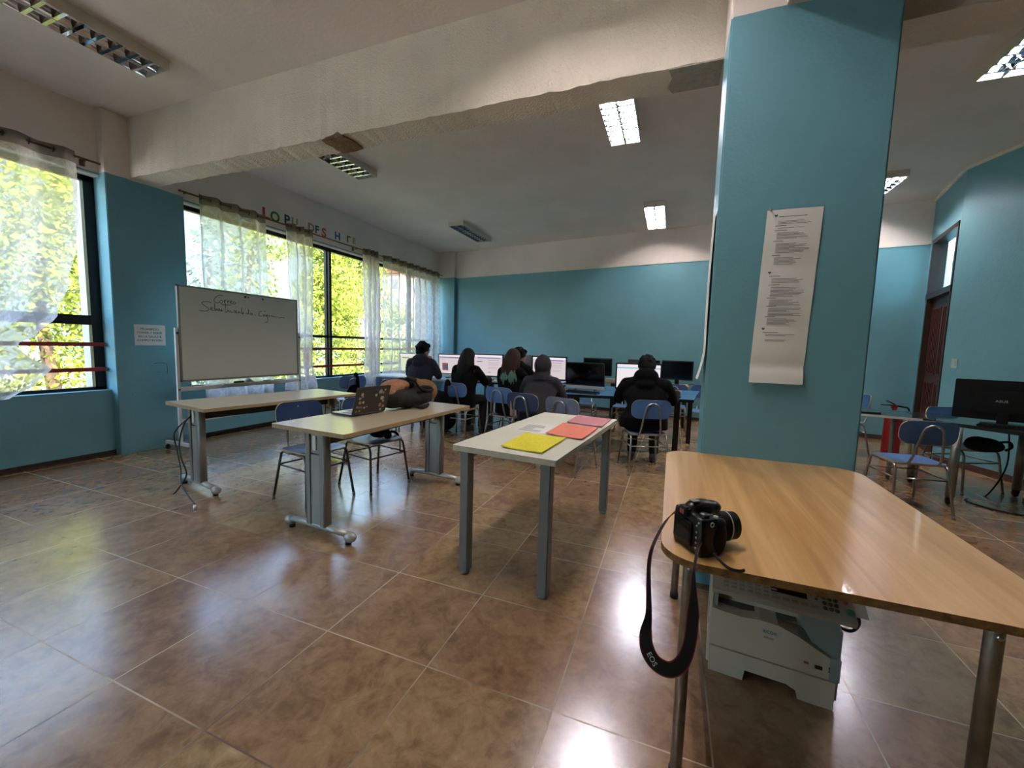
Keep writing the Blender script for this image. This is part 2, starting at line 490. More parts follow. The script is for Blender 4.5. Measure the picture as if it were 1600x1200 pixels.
# ------------------------------------------------------------------ mesh helpers
class MB:
    def __init__(self):
        self.v = []; self.f = []; self.mi = []; self.sm = []; self.uv = None
    def add(self, vs, fs, mi=0, smooth=False, T=None):
        b = len(self.v)
        if T is not None:
            vs = [T @ Vector(p) for p in vs]
        self.v += [tuple(p) for p in vs]
        for f in fs:
            self.f.append(tuple(b+i for i in f)); self.mi.append(mi); self.sm.append(smooth)
        return self
    def box(self, x0, x1, y0, y1, z0, z1, mi=0, T=None):
        vs = [(x, y, z) for x in (x0, x1) for y in (y0, y1) for z in (z0, z1)]
        fs = [(0, 1, 3, 2), (4, 6, 7, 5), (0, 4, 5, 1), (2, 3, 7, 6), (0, 2, 6, 4), (1, 5, 7, 3)]
        return self.add(vs, fs, mi, False, T)
    def prism(self, poly, z0, z1, mi=0, T=None, side=None, smooth=False):
        """poly: list of (x,y) counter-clockwise, extruded along z"""
        n = len(poly)
        vs = [(x, y, z0) for x, y in poly] + [(x, y, z1) for x, y in poly]
        self.add(vs, [tuple(range(n-1, -1, -1)), tuple(range(n, 2*n))], mi, False, T)
        b = len(self.v) - 2*n
        for i in range(n):
            j = (i+1) % n
            self.f.append((b+i, b+j, b+n+j, b+n+i)); self.mi.append(mi if side is None else side); self.sm.append(smooth)
        return self
    def tube(self, pts, r, n=10, mi=0, closed=False, caps=True, T=None, smooth=True):
        pts = [Vector(p) for p in pts]
        k = len(pts)
        rs = r if isinstance(r, (list, tuple)) else [r]*k
        vs = []; prev = None
        for i, p in enumerate(pts):
            if closed:
                t = (pts[(i+1) % k]-pts[i-1]).normalized()
            elif i == 0: t = (pts[1]-p).normalized()
            elif i == k-1: t = (p-pts[i-1]).normalized()
            else: t = ((pts[i+1]-p).normalized()+(p-pts[i-1]).normalized()).normalized()
            if prev is None:
                a = Vector((0, 0, 1)) if abs(t.z) < 0.9 else Vector((1, 0, 0))
                u = t.cross(a).normalized()
            else:
                u = (prev - t*prev.dot(t)).normalized()
            prev = u
            w = t.cross(u)
            for q in range(n):
                a = 2*PI*q/n
                vs.append(p + rs[i]*(math.cos(a)*u+math.sin(a)*w))
        fs = []
        for i in range(k if closed else k-1):
            i2 = (i+1) % k
            for q in range(n):
                fs.append((i*n+q, i*n+(q+1) % n, i2*n+(q+1) % n, i2*n+q))
        self.add(vs, fs, mi, smooth, T)
        if caps and not closed:
            b = len(self.v)-len(vs)
            self.f.append(tuple(b+q for q in range(n-1, -1, -1))); self.mi.append(mi); self.sm.append(False)
            self.f.append(tuple(b+(k-1)*n+q for q in range(n))); self.mi.append(mi); self.sm.append(False)
        return self
    def lathe(self, prof, n=20, mi=0, T=None, smooth=True):
        """prof: list of (r,z)"""
        vs = []; fs = []
        for r, z in prof:
            for q in range(n):
                a = 2*PI*q/n
                vs.append((r*math.cos(a), r*math.sin(a), z))
        for i in range(len(prof)-1):
            for q in range(n):
                fs.append((i*n+q, i*n+(q+1) % n, (i+1)*n+(q+1) % n, (i+1)*n+q))
        fs.append(tuple(range(n-1, -1, -1)))
        fs.append(tuple((len(prof)-1)*n+q for q in range(n)))
        return self.add(vs, fs, mi, smooth, T)
    def ell(self, c, r, n=14, m=9, mi=0, T=None, R=None):
        """ellipsoid"""
        c = Vector(c); vs = []; fs = []
        for i in range(m+1):
            th = PI*i/m
            for q in range(n):
                a = 2*PI*q/n
                p = Vector((r[0]*math.sin(th)*math.cos(a), r[1]*math.sin(th)*math.sin(a), r[2]*math.cos(th)))
                if R is not None: p = R @ p
                vs.append(c+p)
        for i in range(m):
            for q in range(n):
                fs.append((i*n+q, (i+1)*n+q, (i+1)*n+(q+1) % n, i*n+(q+1) % n))
        return self.add(vs, fs, mi, True, T)
    def loft(self, rings, mi=0, T=None, smooth=True, caps=True):
        n = len(rings[0]); vs = [p for r in rings for p in r]; fs = []
        for i in range(len(rings)-1):
            for q in range(n):
                fs.append((i*n+q, i*n+(q+1) % n, (i+1)*n+(q+1) % n, (i+1)*n+q))
        if caps:
            fs.append(tuple(range(n-1, -1, -1)))
            fs.append(tuple((len(rings)-1)*n+q for q in range(n)))
        return self.add(vs, fs, mi, smooth, T)
    def grid(self, P, mi=0, smooth=True, uv=None):
        """P: rows x cols of points"""
        R_, K = len(P), len(P[0]); b = len(self.v)
        self.v += [tuple(p) for row in P for p in row]
        for i in range(R_-1):
            for j in range(K-1):
                self.f.append((b+i*K+j, b+i*K+j+1, b+(i+1)*K+j+1, b+(i+1)*K+j)); self.mi.append(mi); self.sm.append(smooth)
        if uv is not None:
            self.uv = [q for row in uv for q in row]
        return self
    def build(self, name, mats, parent=None, loc=None, bevel=0, kind=None):
        me = bpy.data.meshes.new(name)
        me.from_pydata(self.v, [], self.f)
        me.polygons.foreach_set('material_index', self.mi)
        me.polygons.foreach_set('use_smooth', self.sm)
        if not isinstance(mats, (list, tuple)): mats = [mats]
        for mm in mats: me.materials.append(mm)
        if self.uv is not None:
            l = me.uv_layers.new(name='UVMap')
            for lp in me.loops: l.data[lp.index].uv = self.uv[lp.vertex_index]
        me.update()
        o = bpy.data.objects.new(name, me)
        C.objects.link(o)
        if parent is not None: o.parent = parent
        if loc is not None: o.location = loc
        if bevel:
            bm = bmesh.new(); bm.from_mesh(me)
            bmesh.ops.recalc_face_normals(bm, faces=bm.faces)
            ed = [e for e in bm.edges if len(e.link_faces) == 2 and e.calc_face_angle(0) > 0.6]
            try: bmesh.ops.bevel(bm, geom=ed, offset=bevel, segments=2, affect='EDGES', clamp_overlap=True)
            except Exception: pass
            bm.to_mesh(me); bm.free()
        else:
            bm = bmesh.new(); bm.from_mesh(me)
            if self.uv is None: bmesh.ops.recalc_face_normals(bm, faces=bm.faces)
            bm.to_mesh(me); bm.free()
        if kind: o['kind'] = kind
        return o

def solid(mb, name, mats, parent=None, voxel=0.012, smooth=6, factor=0.6, loc=None):
    """fuse overlapping shapes into one continuous smooth surface"""
    o = mb.build(name, mats, parent)
    r = o.modifiers.new('r', 'REMESH'); r.mode = 'VOXEL'; r.voxel_size = voxel; r.use_smooth_shade = True
    s = o.modifiers.new('s', 'SMOOTH'); s.iterations = smooth; s.factor = factor
    dg = bpy.context.evaluated_depsgraph_get()
    me = bpy.data.meshes.new_from_object(o.evaluated_get(dg))
    o.modifiers.clear()
    old = o.data; o.data = me; me.name = name
    bpy.data.meshes.remove(old)
    if loc is not None: o.location = loc
    return o

def thing(name, label, cat, loc=(0, 0, 0), rz=0.0, group=None):
    o = bpy.data.objects.new(name, None)
    C.objects.link(o)
    o.empty_display_size = 0.1
    o.location = loc; o.rotation_euler = (0, 0, rz)
    o['label'] = label; o['category'] = cat
    if group: o['group'] = group
    return o

def tag(o, label, cat, group=None, kind=None):
    o['label'] = label; o['category'] = cat
    if group: o['group'] = group
    if kind: o['kind'] = kind
    return o

def struct(name, mb, mats, label, cat, bevel=0):
    o = mb.build(name, mats, None, bevel=bevel)
    o['kind'] = 'structure'; o['label'] = label; o['category'] = cat
    return o

def dup(root, loc, rz, label, group=None):
    r = root.copy(); C.objects.link(r)
    r.location = loc; r.rotation_euler = (0, 0, rz); r['label'] = label
    if group: r['group'] = group
    for ch in list(root.children):
        k = ch.copy(); C.objects.link(k); k.parent = r
        for g in list(ch.children):
            d = g.copy(); C.objects.link(d); d.parent = k
    return r

def setmat(o, i, mt):
    """give one copy its own mesh with another material"""
    o.data = o.data.copy(); o.data.materials[i] = mt

def text(name, body, size, mt, loc, rot, parent=None, ext=0.0006, align='LEFT', sx=1.0):
    cu = bpy.data.curves.new(name, 'FONT')
    cu.body = body; cu.size = size; cu.extrude = ext; cu.align_x = align
    cu.resolution_u = 3
    t = bpy.data.objects.new(name, cu); C.objects.link(t)
    dg = bpy.context.evaluated_depsgraph_get()
    me = bpy.data.meshes.new_from_object(t.evaluated_get(dg))
    bpy.data.objects.remove(t)
    o = bpy.data.objects.new(name, me); C.objects.link(o)
    me.materials.clear(); me.materials.append(mt)
    o.location = loc; o.rotation_euler = rot; o.scale = (sx, 1, 1)
    if parent: o.parent = parent
    return o

def rot(rx=0, ry=0, rz=0): return Euler((rx, ry, rz)).to_matrix().to_4x4()
def tr(x, y, z): return Matrix.Translation((x, y, z))

def arc(c, r, a0, a1, n, plane='xy'):
    out = []
    for i in range(n+1):
        a = a0+(a1-a0)*i/n
        p, q = r*math.cos(a), r*math.sin(a)
        out.append({'xy': (c[0]+p, c[1]+q, c[2]), 'xz': (c[0]+p, c[1], c[2]+q), 'yz': (c[0], c[1]+p, c[2]+q)}[plane])
    return out

def smooth_path(pts, k=6):
    P = [Vector(p) for p in pts]; out = []
    for i in range(len(P)-1):
        p0 = P[max(i-1, 0)]; p1 = P[i]; p2 = P[i+1]; p3 = P[min(i+2, len(P)-1)]
        for j in range(k):
            t = j/k
            out.append(0.5*((2*p1)+(p2-p0)*t+(2*p0-5*p1+4*p2-p3)*t*t+(3*p1-p0-3*p2+p3)*t**3))
    out.append(P[-1])
    return out

def rrect(w, h, r, n=5, cx=0, cy=0):
    out = []
    for sx, sy, a0 in ((1, 1, 0), (-1, 1, PI/2), (-1, -1, PI), (1, -1, 1.5*PI)):
        for i in range(n+1):
            a = a0+PI/2*i/n
            out.append((cx+sx*(w/2-r)+r*math.cos(a), cy+sy*(h/2-r)+r*math.sin(a)))
    return out

# ================================================================== THE ROOM
CEIL = 3.64
YW = 5.70
# floor and ceiling
struct('floor', MB().box(-6.4, 9.75, -7.6, 6.05, -0.12, 0), M_floor, 'glossy mottled brown ceramic tile floor of the classroom', 'floor')
struct('ceiling', MB().box(-6.4, 9.75, -7.6, 6.3, CEIL, CEIL+0.2), M_cream, 'cream plaster ceiling of the classroom', 'ceiling')
# window wall: sill wall, lintel, end piece, columns
w = MB()
w.box(-6.4, 2.95, YW, 6.0, -0.12, 0.72)
w.box(2.95, 9.7, YW, 6.0, -0.12, 0.66)
w.box(-6.4, 9.7, YW, 6.0, 2.97, CEIL)
w.box(-2.4, -1.7, 5.59, 6.0, 0, CEIL)
w.box(-6.4, -6.0, YW, 6.0, 0.72, 2.97)
struct('wall_left', w, M_wall, 'teal and cream window wall on the left', 'wall')
w = MB()
w.box(2.58, 3.32, 5.59, 6.0, 0, CEIL)
o = struct('wall_left_column', w, M_wall, 'teal column between the two windows on the left', 'column', bevel=0.006)
w = MB()
w.box(9.27, 9.75, 5.22, 6.0, 0, CEIL)
struct('wall_corner_column', w, M_wall, 'teal corner column at the far end of the windows', 'column', bevel=0.006)
# exterior piers of the facade seen through the panes
w = MB()
w.box(2.57, 3.25, 6.0, 6.18, -3.2, 4.2)
w.box(9.35, 9.9, 6.0, 6.45, -3.2, 4.2)
struct('wall_exterior_pier', w, M_extwall, 'pale rendered facade pier outside the near window', 'column')
# back wall, slightly turned
def bx_(y): return 9.45-0.15*(5.7-y)
w = MB()
w.prism([(bx_(5.9), 5.9), (bx_(-3.55), -3.55), (bx_(-3.55)+0.25, -3.55), (bx_(5.9)+0.25, 5.9)], 0, CEIL)
struct('wall_back', w, M_wall, 'far wall, teal below and cream above', 'wall')
w = MB()
w.prism([(bx_(5.2)-0.012, 5.2), (bx_(-3.45)-0.012, -3.45), (bx_(-3.45)+0.02, -3.45), (bx_(5.2)+0.02, 5.2)], 2.99, 3.012)
struct('trim_1', w, M_trimw, 'thin pale ledge where teal meets cream on the far wall', 'trim')
# wall with the door
DW = Matrix(((0.977, 0.213, 0, 6.85), (-0.213, 0.977, 0, -3.22), (0, 0, 1, 0), (0, 0, 0, 1)))
DX0, DX1 = 0.03, 1.13
w = MB()
w.box(-0.0, DX0, -0.16, 0, 0, CEIL, T=DW)
w.box(DX1, 1.45, -0.16, 0, 0, CEIL, T=DW)
w.box(DX0, DX1, -0.16, 0, 3.02, CEIL, T=DW)
struct('wall_door', w, M_teal, 'short teal wall that holds the dark door', 'wall')
# wall on the right
ex, ey = -0.958, -0.287
nx, ny = 0.287, -0.958
def rw(t, d=0.0): return (6.85+ex*t+nx*d, -3.22+ey*t+ny*d)
w = MB()
w.prism([rw(0), rw(0, 0.2), rw(13.6, 0.2), rw(13.6)][::1], 0, CEIL)
struct('wall_right', w, M_teal, 'teal wall on the right behind the computers', 'wall')
w = MB()
w.box(-6.4, -6.2, -7.6, 6.0, 0, CEIL)
struct('wall_near', w, M_wall, 'wall behind the viewer', 'wall')
# cornice trims on the right
w = MB()
w.prism([rw(0, -0.02), rw(13.5, -0.02), rw(13.5, 0.0), rw(0, 0.0)][::-1], CEIL-0.035, CEIL)
w.box(0, 1.27, 0, 0.02, CEIL-0.035, CEIL, T=DW)
struct('trim_2', w, M_trimw, 'thin pale cornice along the right hand walls', 'trim')
# skirtings
w = MB(); w.box(-1.7, 2.58, YW-0.012, YW, 0, 0.055); w.box(3.32, 9.27, YW-0.012, YW, 0, 0.06)
struct('baseboard_left', w, M_skirt, 'dark broken skirting under the windows', 'baseboard')
w = MB(); w.prism([rw(0.02, -0.014), rw(13.5, -0.014), rw(13.5, 0.0), rw(0.02, 0.0)][::-1], 0, 0.075)
struct('baseboard_right', w, M_skirtr, 'brown skirting along the right wall', 'baseboard')
w = MB(); w.prism([(bx_(5.2)-0.012, 5.2), (bx_(-3.45)-0.012, -3.45), (bx_(-3.45), -3.45), (bx_(5.2), 5.2)], 0, 0.07)
struct('baseboard_back', w, M_skirt, 'dark skirting along the far wall', 'baseboard')

# beams: rough underside edges, cut in short slices with small random offsets
w = MB()
def rough_beam(mb, x0, x1, y0, y1, z0, z1, n, along='y', amp=0.006):
    rr = random.Random(3)
    rings = []
    for i in range(n+1):
        t = i/n
        a, b, c, d = [rr.uniform(-amp, amp) for _ in range(4)]
        if along == 'y':
            y = y0+(y1-y0)*t
            rings.append([(x0+a*0.3, y, z1), (x0+a, y, z0+b), (x1+c, y, z0+d), (x1+c*0.3, y, z1)])
        else:
            x = x0+(x1-x0)*t
            rings.append([(x, y0+a*0.3, z1), (x, y0+a, z0+b), (x, y1+c, z0+d), (x, y1+c*0.3, z1)])
    mb.loft(rings, smooth=False)
rough_beam(w, 2.80, 3.05, -4.35, YW, 3.02, CEIL+0.01, 150)
struct('ceiling_beam', w, M_beam, 'rough cream beam crossing the room from column to pillar', 'beam')
w = MB()
rough_beam(w, -6.2, 2.50, -0.88, -0.42, 3.0, CEIL+0.01, 60, 'x', 0.004)
struct('ceiling_beam_overhead', w, M_beam, 'cream beam running from the pillar towards the viewer', 'beam')
# patch where plaster fell off the beam, and the grey repair beside the pillar
w = MB()
pp = [(2.797, 2.64), (2.795, 2.75), (2.797, 2.87), (2.86, 2.885), (2.92, 2.87), (2.97, 2.88), (3.05, 2.865), (3.045, 2.72), (3.03, 2.635), (2.93, 2.62), (2.86, 2.625)]
w.prism(pp, 3.006, 3.016)
w.add([(2.793, 2.64, 3.01), (2.793, 2.86, 3.01), (2.793, 2.82, 3.025), (2.793, 2.74, 3.032), (2.793, 2.70, 3.05), (2.793, 2.67, 3.035)], [(0, 1, 2, 3, 4, 5)])
struct('ceiling_beam_patch', w, M_patch, 'bare brown patch where plaster fell off the beam', 'patch')
w = MB()
w.prism([(2.796, -0.178), (3.052, -0.178), (3.048, 0.02), (3.05, 0.10), (2.98, 0.13), (2.90, 0.10), (2.797, 0.12), (2.796, 0.0)], 3.008, 3.0165)
struct('ceiling_beam_repair', w, mat('grey_cement_repair', '#a29e92', 0.95, vary=0.12, scale=20, bump=0.5), 'grey cement repair on the beam next to the pillar', 'patch')
w = MB()
for pts in ([(2.93, 1.00), (2.97, 1.012), (3.02, 1.01), (3.055, 0.995), (3.06, 0.95), (3.058, 0.88)], [(2.96, 0.90), (2.99, 0.905)], [(2.70, 0.66), (2.715, 0.668)], [(2.995, 0.80), (3.003, 0.80)]):
    w.tube([(x, 5.590, z) for x, z in pts], 0.0022, 5)
struct('wall_scratch', w, M_skirt, 'thin dark scratches on the teal column', 'scratch')
# pillar
w = MB()
w.box(2.47, 2.80, -0.88, -0.18, 0, CEIL)
pil = struct('wall_pillar', w, M_wall, 'broad teal pillar behind the beech table', 'pillar', bevel=0.008)

# ------------------------------------------------------------------ windows
def window(name, x0, x1, z0, z1, mulls, ztr, jamb, label):
    e = thing(name, label, 'window', (0, 0, 0)); e['kind'] = 'structure'
    f = MB(); ya, yb = 5.80, 5.86
    f.box(x0, x0+0.05, ya, yb, z0, z1); f.box(x1-jamb, x1, ya, yb, z0, z1)
    f.box(x0, x1, ya, yb, z0, z0+0.035); f.box(x0, x1, ya, yb, z1-0.06, z1)
    for a, b in ztr: f.box(x0, x1, ya+0.002, yb-0.002, a, b)
    for a, b in mulls: f.box(a, b, ya+0.004, yb-0.004, z0, z1)
    f.build('window_frame', M_frame, e)
    cuts = [x0+0.05]+[q for ab in mulls for q in ab]+[x1-jamb]
    for i in range(0, len(cuts), 2):
        zs = [z0+0.035]+[q for ab in ztr for q in ab]+[z1-0.06]
        for j in range(0, len(zs), 2):
            if cuts[i+1]-cuts[i] > 0.1:
                MB().box(cuts[i], cuts[i+1], 5.828, 5.832, zs[j], zs[j+1]).build('window_pane', M_glass, e)
    s = MB(); s.box(x0, x1, YW-0.004, 5.80, z0-0.02, z0+0.002)
    s.build('window_sill', M_teal, e)
    s = MB(); s.box(x0, x1, YW-0.002, 5.80, z1-0.004, z1+0.012)
    s.build('window_head', M_sill, e)
    return e
window('window_unseen', -6.0, -2.4, 0.72, 2.97, [(-4.2, -4.1)], [(1.42, 1.52)], 0.05, 'unseen window added behind the viewer to let in light')  # unseen opening, added behind the viewer for more daylight inside
window('window_1', -1.7, 2.58, 0.72, 2.97, [(0.3, 0.38)], [(1.42, 1.52)], 0.09, 'near window with thick black frame on the left')
window('window_2', 3.32, 9.27, 0.66, 2.97, [(5.71, 5.75), (5.79, 5.83), (8.18, 8.26)], [(1.375, 1.42)], 0.04, 'long window with black frame behind the whiteboard and students')

# red safety rails
def rails(name, segs, posts, label, ends):
    e = thing(name, label, 'safety rail', (segs[0][0], 5.75, 0))
    for x0, x1, z in segs:
        m_ = MB().box(x0-segs[0][0], x1-segs[0][0], -0.018, 0.018, z-0.02, z+0.02)
        m_.build('rail', M_rail, e, bevel=0.004)
    for x, z0, z1 in posts:
        MB().box(x-segs[0][0]-0.022, x-segs[0][0]+0.022, -0.02, 0.02, z0, z1).build('post', M_rail, e, bevel=0.003)
    for x, z in ends:
        MB().lathe([(0.0, 0), (0.022, 0.0), (0.022, 0.02), (0.0, 0.02)], 12, T=tr(x-segs[0][0], 0, z) @ rot(0, PI/2, 0)).build('bracket', M_greyp, e)
    return e
rails('window_rail', [(-1.68, 2.57, 1.215), (-1.68, 2.57, 0.948)], [], 'pair of dark red bars across the near window', [(2.555, 1.215), (2.555, 0.948)])
rails('window_rail', [(3.33, 9.25, 1.18), (3.33, 9.25, 0.872)], [(5.22, 0.66, 1.18)], 'pair of dark red bars across the long window', [(9.245, 1.18), (9.245, 0.872)])

# ------------------------------------------------------------------ curtains
def rod(x0, x1, z, label):
    e = thing('curtain_rod', label, 'curtain rod', (x0, 5.55, z))
    MB().tube([(0, 0, 0), (x1-x0, 0, 0)], 0.011, 10).build('rod', M_rod, e)
    for x in (0.08, (x1-x0)*0.5, x1-x0-0.08):
        MB().tube([(x, 0, 0), (x, 0.15, 0)], 0.007, 8).box(x-0.02, x+0.02, 0.135, 0.15, -0.03, 0.03).build('bracket', M_rod, e)
    MB().ell((0, 0, 0), (0.02, 0.017, 0.017)).build('finial', M_rod, e)
    return e
ROD1, ROD2 = 3.05, 3.045
rod(-1.6, 2.53, ROD1, 'bronze curtain rod above the near window')
rod(3.26, 9.24, ROD2, 'long bronze curtain rod above the far window')

def curtain(label, zrod, top, prof, waves, amp, cloth, rings=True, nz=46, yb=None):
    """top=(x0,x1); prof: list of (z, x0, x1, amp scale, y shift)"""
    e = thing('curtain', label, 'curtain', (top[0], 5.55, zrod))
    nu = max(24, int(waves*14))
    P = []; UV = []
    ztop = zrod+0.045
    zb = prof[-1][0]
    zs = [ztop-(ztop-zb)*(i/nz) for i in range(nz+1)]
    pr = [(ztop, top[0], top[1], 1.0, 0.0)]+prof
    for z in zs:
        k = 0
        while k < len(pr)-2 and z < pr[k+1][0]: k += 1
        a, b = pr[k], pr[k+1]
        t = (a[0]-z)/max(1e-6, a[0]-b[0]); t = min(1, max(0, t)); t = t*t*(3-2*t) if len(prof) > 1 else t
        x0, x1, am, ys = [a[i]+(b[i]-a[i])*t for i in (1, 2, 3, 4)]
        row = []; uvr = []
        for j in range(nu+1):
            u = j/nu
            ph = 2*PI*waves*u
            wob = 0.010*math.sin(3.1*z+7*u)+0.006*math.sin(9*z+3*u)
            y = amp*am*(math.sin(ph+0.4*math.sin(z*2.1)*(1-min(1, (z-zb)))) )+ys+wob*(1 if z < zrod-0.2 else 0)
            xx = x0+(x1-x0)*(u+0.02*math.sin(2*ph)/max(1, waves))
            row.append((xx-top[0], y, z-zrod)); uvr.append((u*cloth, z-ztop))
        P.append(row); UV.append(uvr)
    mb = MB(); mb.grid(P, 0, True, UV)
    mb.build('cloth', M_sheer, e)
    if rings:
        nr = int(round(waves*2))
        for i in range(nr):
            u = (i+0.5)/nr if waves > 0 else 0.5
            u = (i)/nr + 0.0
            x = (top[1]-top[0])*(u+0.5/nr*0+0.001)
            if x < 0.02: x = 0.02
            MB().tube(arc((x, 0, 0), 0.024, 0, 2*PI*15/16, 15, 'yz'), 0.0055, 8, closed=True).build('eyelet', M_ring, e)
    return e

curtain('sheer patterned curtain looped over the red bars of the near window', ROD1, (-0.5, 2.34),
        [(2.9, -0.5, 2.345, 0.9, 0), (2.5, -0.5, 2.34, 0.5, 0), (2.17, -0.5, 2.305, 0.5, 0.0), (1.83, -0.5, 2.24, 0.5, 0.02), (1.5, -0.5, 2.15, 0.8, 0.05),
         (1.30, -0.5, 2.02, 1.2, 0.09), (1.2, -0.5, 1.88, 1.5, 0.11), (1.12, -0.5, 1.93, 1.4, 0.10), (0.98, -0.45, 2.09, 1.3, 0.06), (0.84, -0.4, 1.98, 1.1, 0.05), (0.71, -0.4, 1.80, 1.1, 0.05)],
        9, 0.035, 4.0)
curtain('sheer curtain hanging behind the whiteboard', ROD2, (3.47, 4.36),
        [(2.5, 3.48, 4.38, 1, 0), (0.52, 3.47, 4.42, 1.1, 0)], 3.5, 0.045, 1.7)
curtain('sheer curtain gathered beside the right edge of the whiteboard', ROD2, (4.70, 5.18),
        [(2.5, 4.74, 5.18, 1, 0), (1.4, 4.80, 5.14, 1.1, 0.02), (1.0, 4.72, 5.12, 1.0, 0.0), (0.53, 4.62, 5.24, 1.1, -0.02)], 3, 0.055, 1.6)
curtain('narrow dense curtain fold in the middle of the long window', ROD2, (6.40, 6.80),
        [(2.5, 6.42, 6.86, 1, 0), (0.42, 6.42, 6.80, 1.0, -0.02)], 3.5, 0.07, 2.0)
curtain('wide pleated sheer curtain at the far end of the long window', ROD2, (6.95, 9.10),
        [(2.5, 6.95, 9.16, 1, 0), (0.58, 6.95, 9.2, 1.0, 0)], 8.5, 0.06, 3.8)

# ------------------------------------------------------------------ door
e = thing('door_1', 'dark brown door with a glazed transom on the right', 'door', (0, 0, 0)); e['kind'] = 'structure'
f = MB()
f.box(DX0, DX0+0.05, -0.14, 0.012, 0, 3.02, T=DW); f.box(DX1-0.06, DX1, -0.14, 0.012, 0, 3.02, T=DW)
f.box(DX0, DX1, -0.14, 0.012, 2.96, 3.02, T=DW); f.box(DX0, DX1, -0.14, 0.018, 2.16, 2.24, T=DW)
f.build('door_frame', M_doorf, e)
d = MB()
d.box(DX0+0.05, DX1-0.06, -0.10, -0.055, 0.005, 2.16, T=DW)
for a, b in ((0.15, 0.95), (1.1, 2.0)):
    for xa, xb in ((0.13, 0.50), (0.62, 0.98)):
        for q in range(6):
            x = xa+(xb-xa)*q/5
            d.box(x-0.006, x+0.006, -0.056, -0.048, a, b, T=DW)
        d.box(xa-0.02, xb+0.02, -0.056, -0.046, a-0.02, a, T=DW); d.box(xa-0.02, xb+0.02, -0.056, -0.046, b, b+0.02, T=DW)
dl = d.build('door_leaf', M_door, e)
MB().ell((0, 0, 0), (0.025, 0.025, 0.025), T=DW @ tr(0.16, -0.02, 1.02)).build('door_knob', M_ring, dl)
MB().box(DX0+0.05, DX1-0.06, -0.08, -0.076, 2.24, 2.96, T=DW).build('transom_pane', M_glass, e)
# corridor beyond the transom
w = MB()
w.box(-0.02, 2.2, -2.3, -2.2, 0, 2.95, 0, T=DW)
w.box(-0.02, 0.05, -2.2, -0.25, 0, 3.64, 0, T=DW); w.box(2.2, 2.3, -2.3, -0.16, 0, 3.02, 0, T=DW); w.box(2.2, 2.3, -2.3, -0.16, 3.02, 3.64, 1, T=DW)
w.box(-0.02, 2.2, -2.3, -2.2, 2.95, 3.64, 1, T=DW)
w.box(-0.02, 2.3, -2.3, -0.2, 3.64, 3.7, 1, T=DW); w.box(-0.02, 2.3, -2.3, -0.17, -0.1, 0, 1, T=DW)
# leafy scrawl painted on the corridor wall
rr = random.Random(5)
for k in range(7):
    a = 0.5+k*0.7; L_ = 0.05+0.05*rr.random()
    y0 = -0.47; z0 = 2.80
    w.tube(smooth_path([(2.197, y0, z0), (2.197, y0+0.4*L_*0.6*math.cos(a), z0+L_*0.5*math.sin(a)+0.02), (2.197, y0+0.4*L_*math.cos(a), z0+L_*math.sin(a))], 4), 0.004, 5, mi=2, T=DW)
struct('wall_corridor', w, [M_teal, M_trimw, M_inkg], 'bright corridor walls seen through the transom', 'wall')
pl = bpy.data.lights.new('corridor_lamp', 'AREA'); pl.energy = 45; pl.size = 0.5; pl.shape = 'RECTANGLE'; pl.size_y = 1.0
po = bpy.data.objects.new('corridor_lamp', pl); C.objects.link(po); po.location = DW @ Vector((1.4, -1.2, 3.55))

# ------------------------------------------------------------------ ceiling lights
def ceiling_light(x0, y0, label, lit, parts=True):
    L_, Wd, H = 1.27, 0.32, 0.085
    e = thing('ceiling_light', label, 'ceiling light', (x0, y0, CEIL), 0, 'louvred fluorescent ceiling lights')
    b = MB()
    b.box(0, L_, 0, Wd, -0.012, 0)
    for (a, c2, y1, y2) in ((0, L_, 0, 0.008), (0, L_, Wd-0.008, Wd)): b.box(a, c2, y1, y2, -H, -0.012)
    b.box(0, 0.008, 0.008, Wd-0.008, -H, -0.012); b.box(L_-0.008, L_, 0.008, Wd-0.008, -H, -0.012)
    b.box(0.008, L_-0.008, Wd/2-0.006, Wd/2+0.006, -H, -0.02)
    b.build('housing', M_lampbody, e)
    for k in range(2):
        yc = Wd*(0.25+0.5*k)
        r = MB()
        ring = []
        hw = Wd/4-0.008
        for i in range(9):
            t = -1+2*i/8
            ring.append((yc+hw*t, -0.022-(H-0.024)*abs(t)**2.2))
        r.grid([[(0.01, y, z) for y, z in ring], [(L_-0.01, y, z) for y, z in ring]])
        r.build('reflector', M_mirror, e)
        MB().tube([(0.03, yc, -0.042), (L_-0.03, yc, -0.042)], 0.013, 10).build('tube', M_tubeon if lit else M_tubeoff, e)
    nb = 12
    for i in range(1, nb):
        x = L_*i/nb
        q = MB()
        q.add([(x-0.012, 0.008, -H), (x+0.012, 0.008, -H), (x+0.003, 0.008, -H+0.04), (x-0.003, 0.008, -H+0.04),
               (x-0.012, Wd-0.008, -H), (x+0.012, Wd-0.008, -H), (x+0.003, Wd-0.008, -H+0.04), (x-0.003, Wd-0.008, -H+0.04)],
              [(0, 1, 2, 3), (4, 7, 6, 5), (0, 4, 5, 1), (1, 5, 6, 2), (3, 2, 6, 7), (0, 3, 7, 4)])
        q.build('louvre_blade', M_mirror, e)
    return e
ceiling_light(1.10, 4.10, 'unlit louvred light in the upper left corner before the beam', False)
ceiling_light(3.46, 3.88, 'unlit louvred light just past the brown patch of the beam', False)
ceiling_light(7.05, 3.80, 'louvred light nearest the far window corner', False)
ceiling_light(3.56, 0.45, 'lit louvred light seen just under the beam edge', True)
ceiling_light(7.00, 0.24, 'lit louvred light near the far wall left of the pillar', True)
ceiling_light(3.38, -2.48, 'bright louvred light at the upper right edge', True)
ceiling_light(6.72, -2.62, 'lit louvred light near the door, half behind the pillar', True)
ceiling_light(1.10, 0.45, 'lit louvred light overhead before the beam', True)


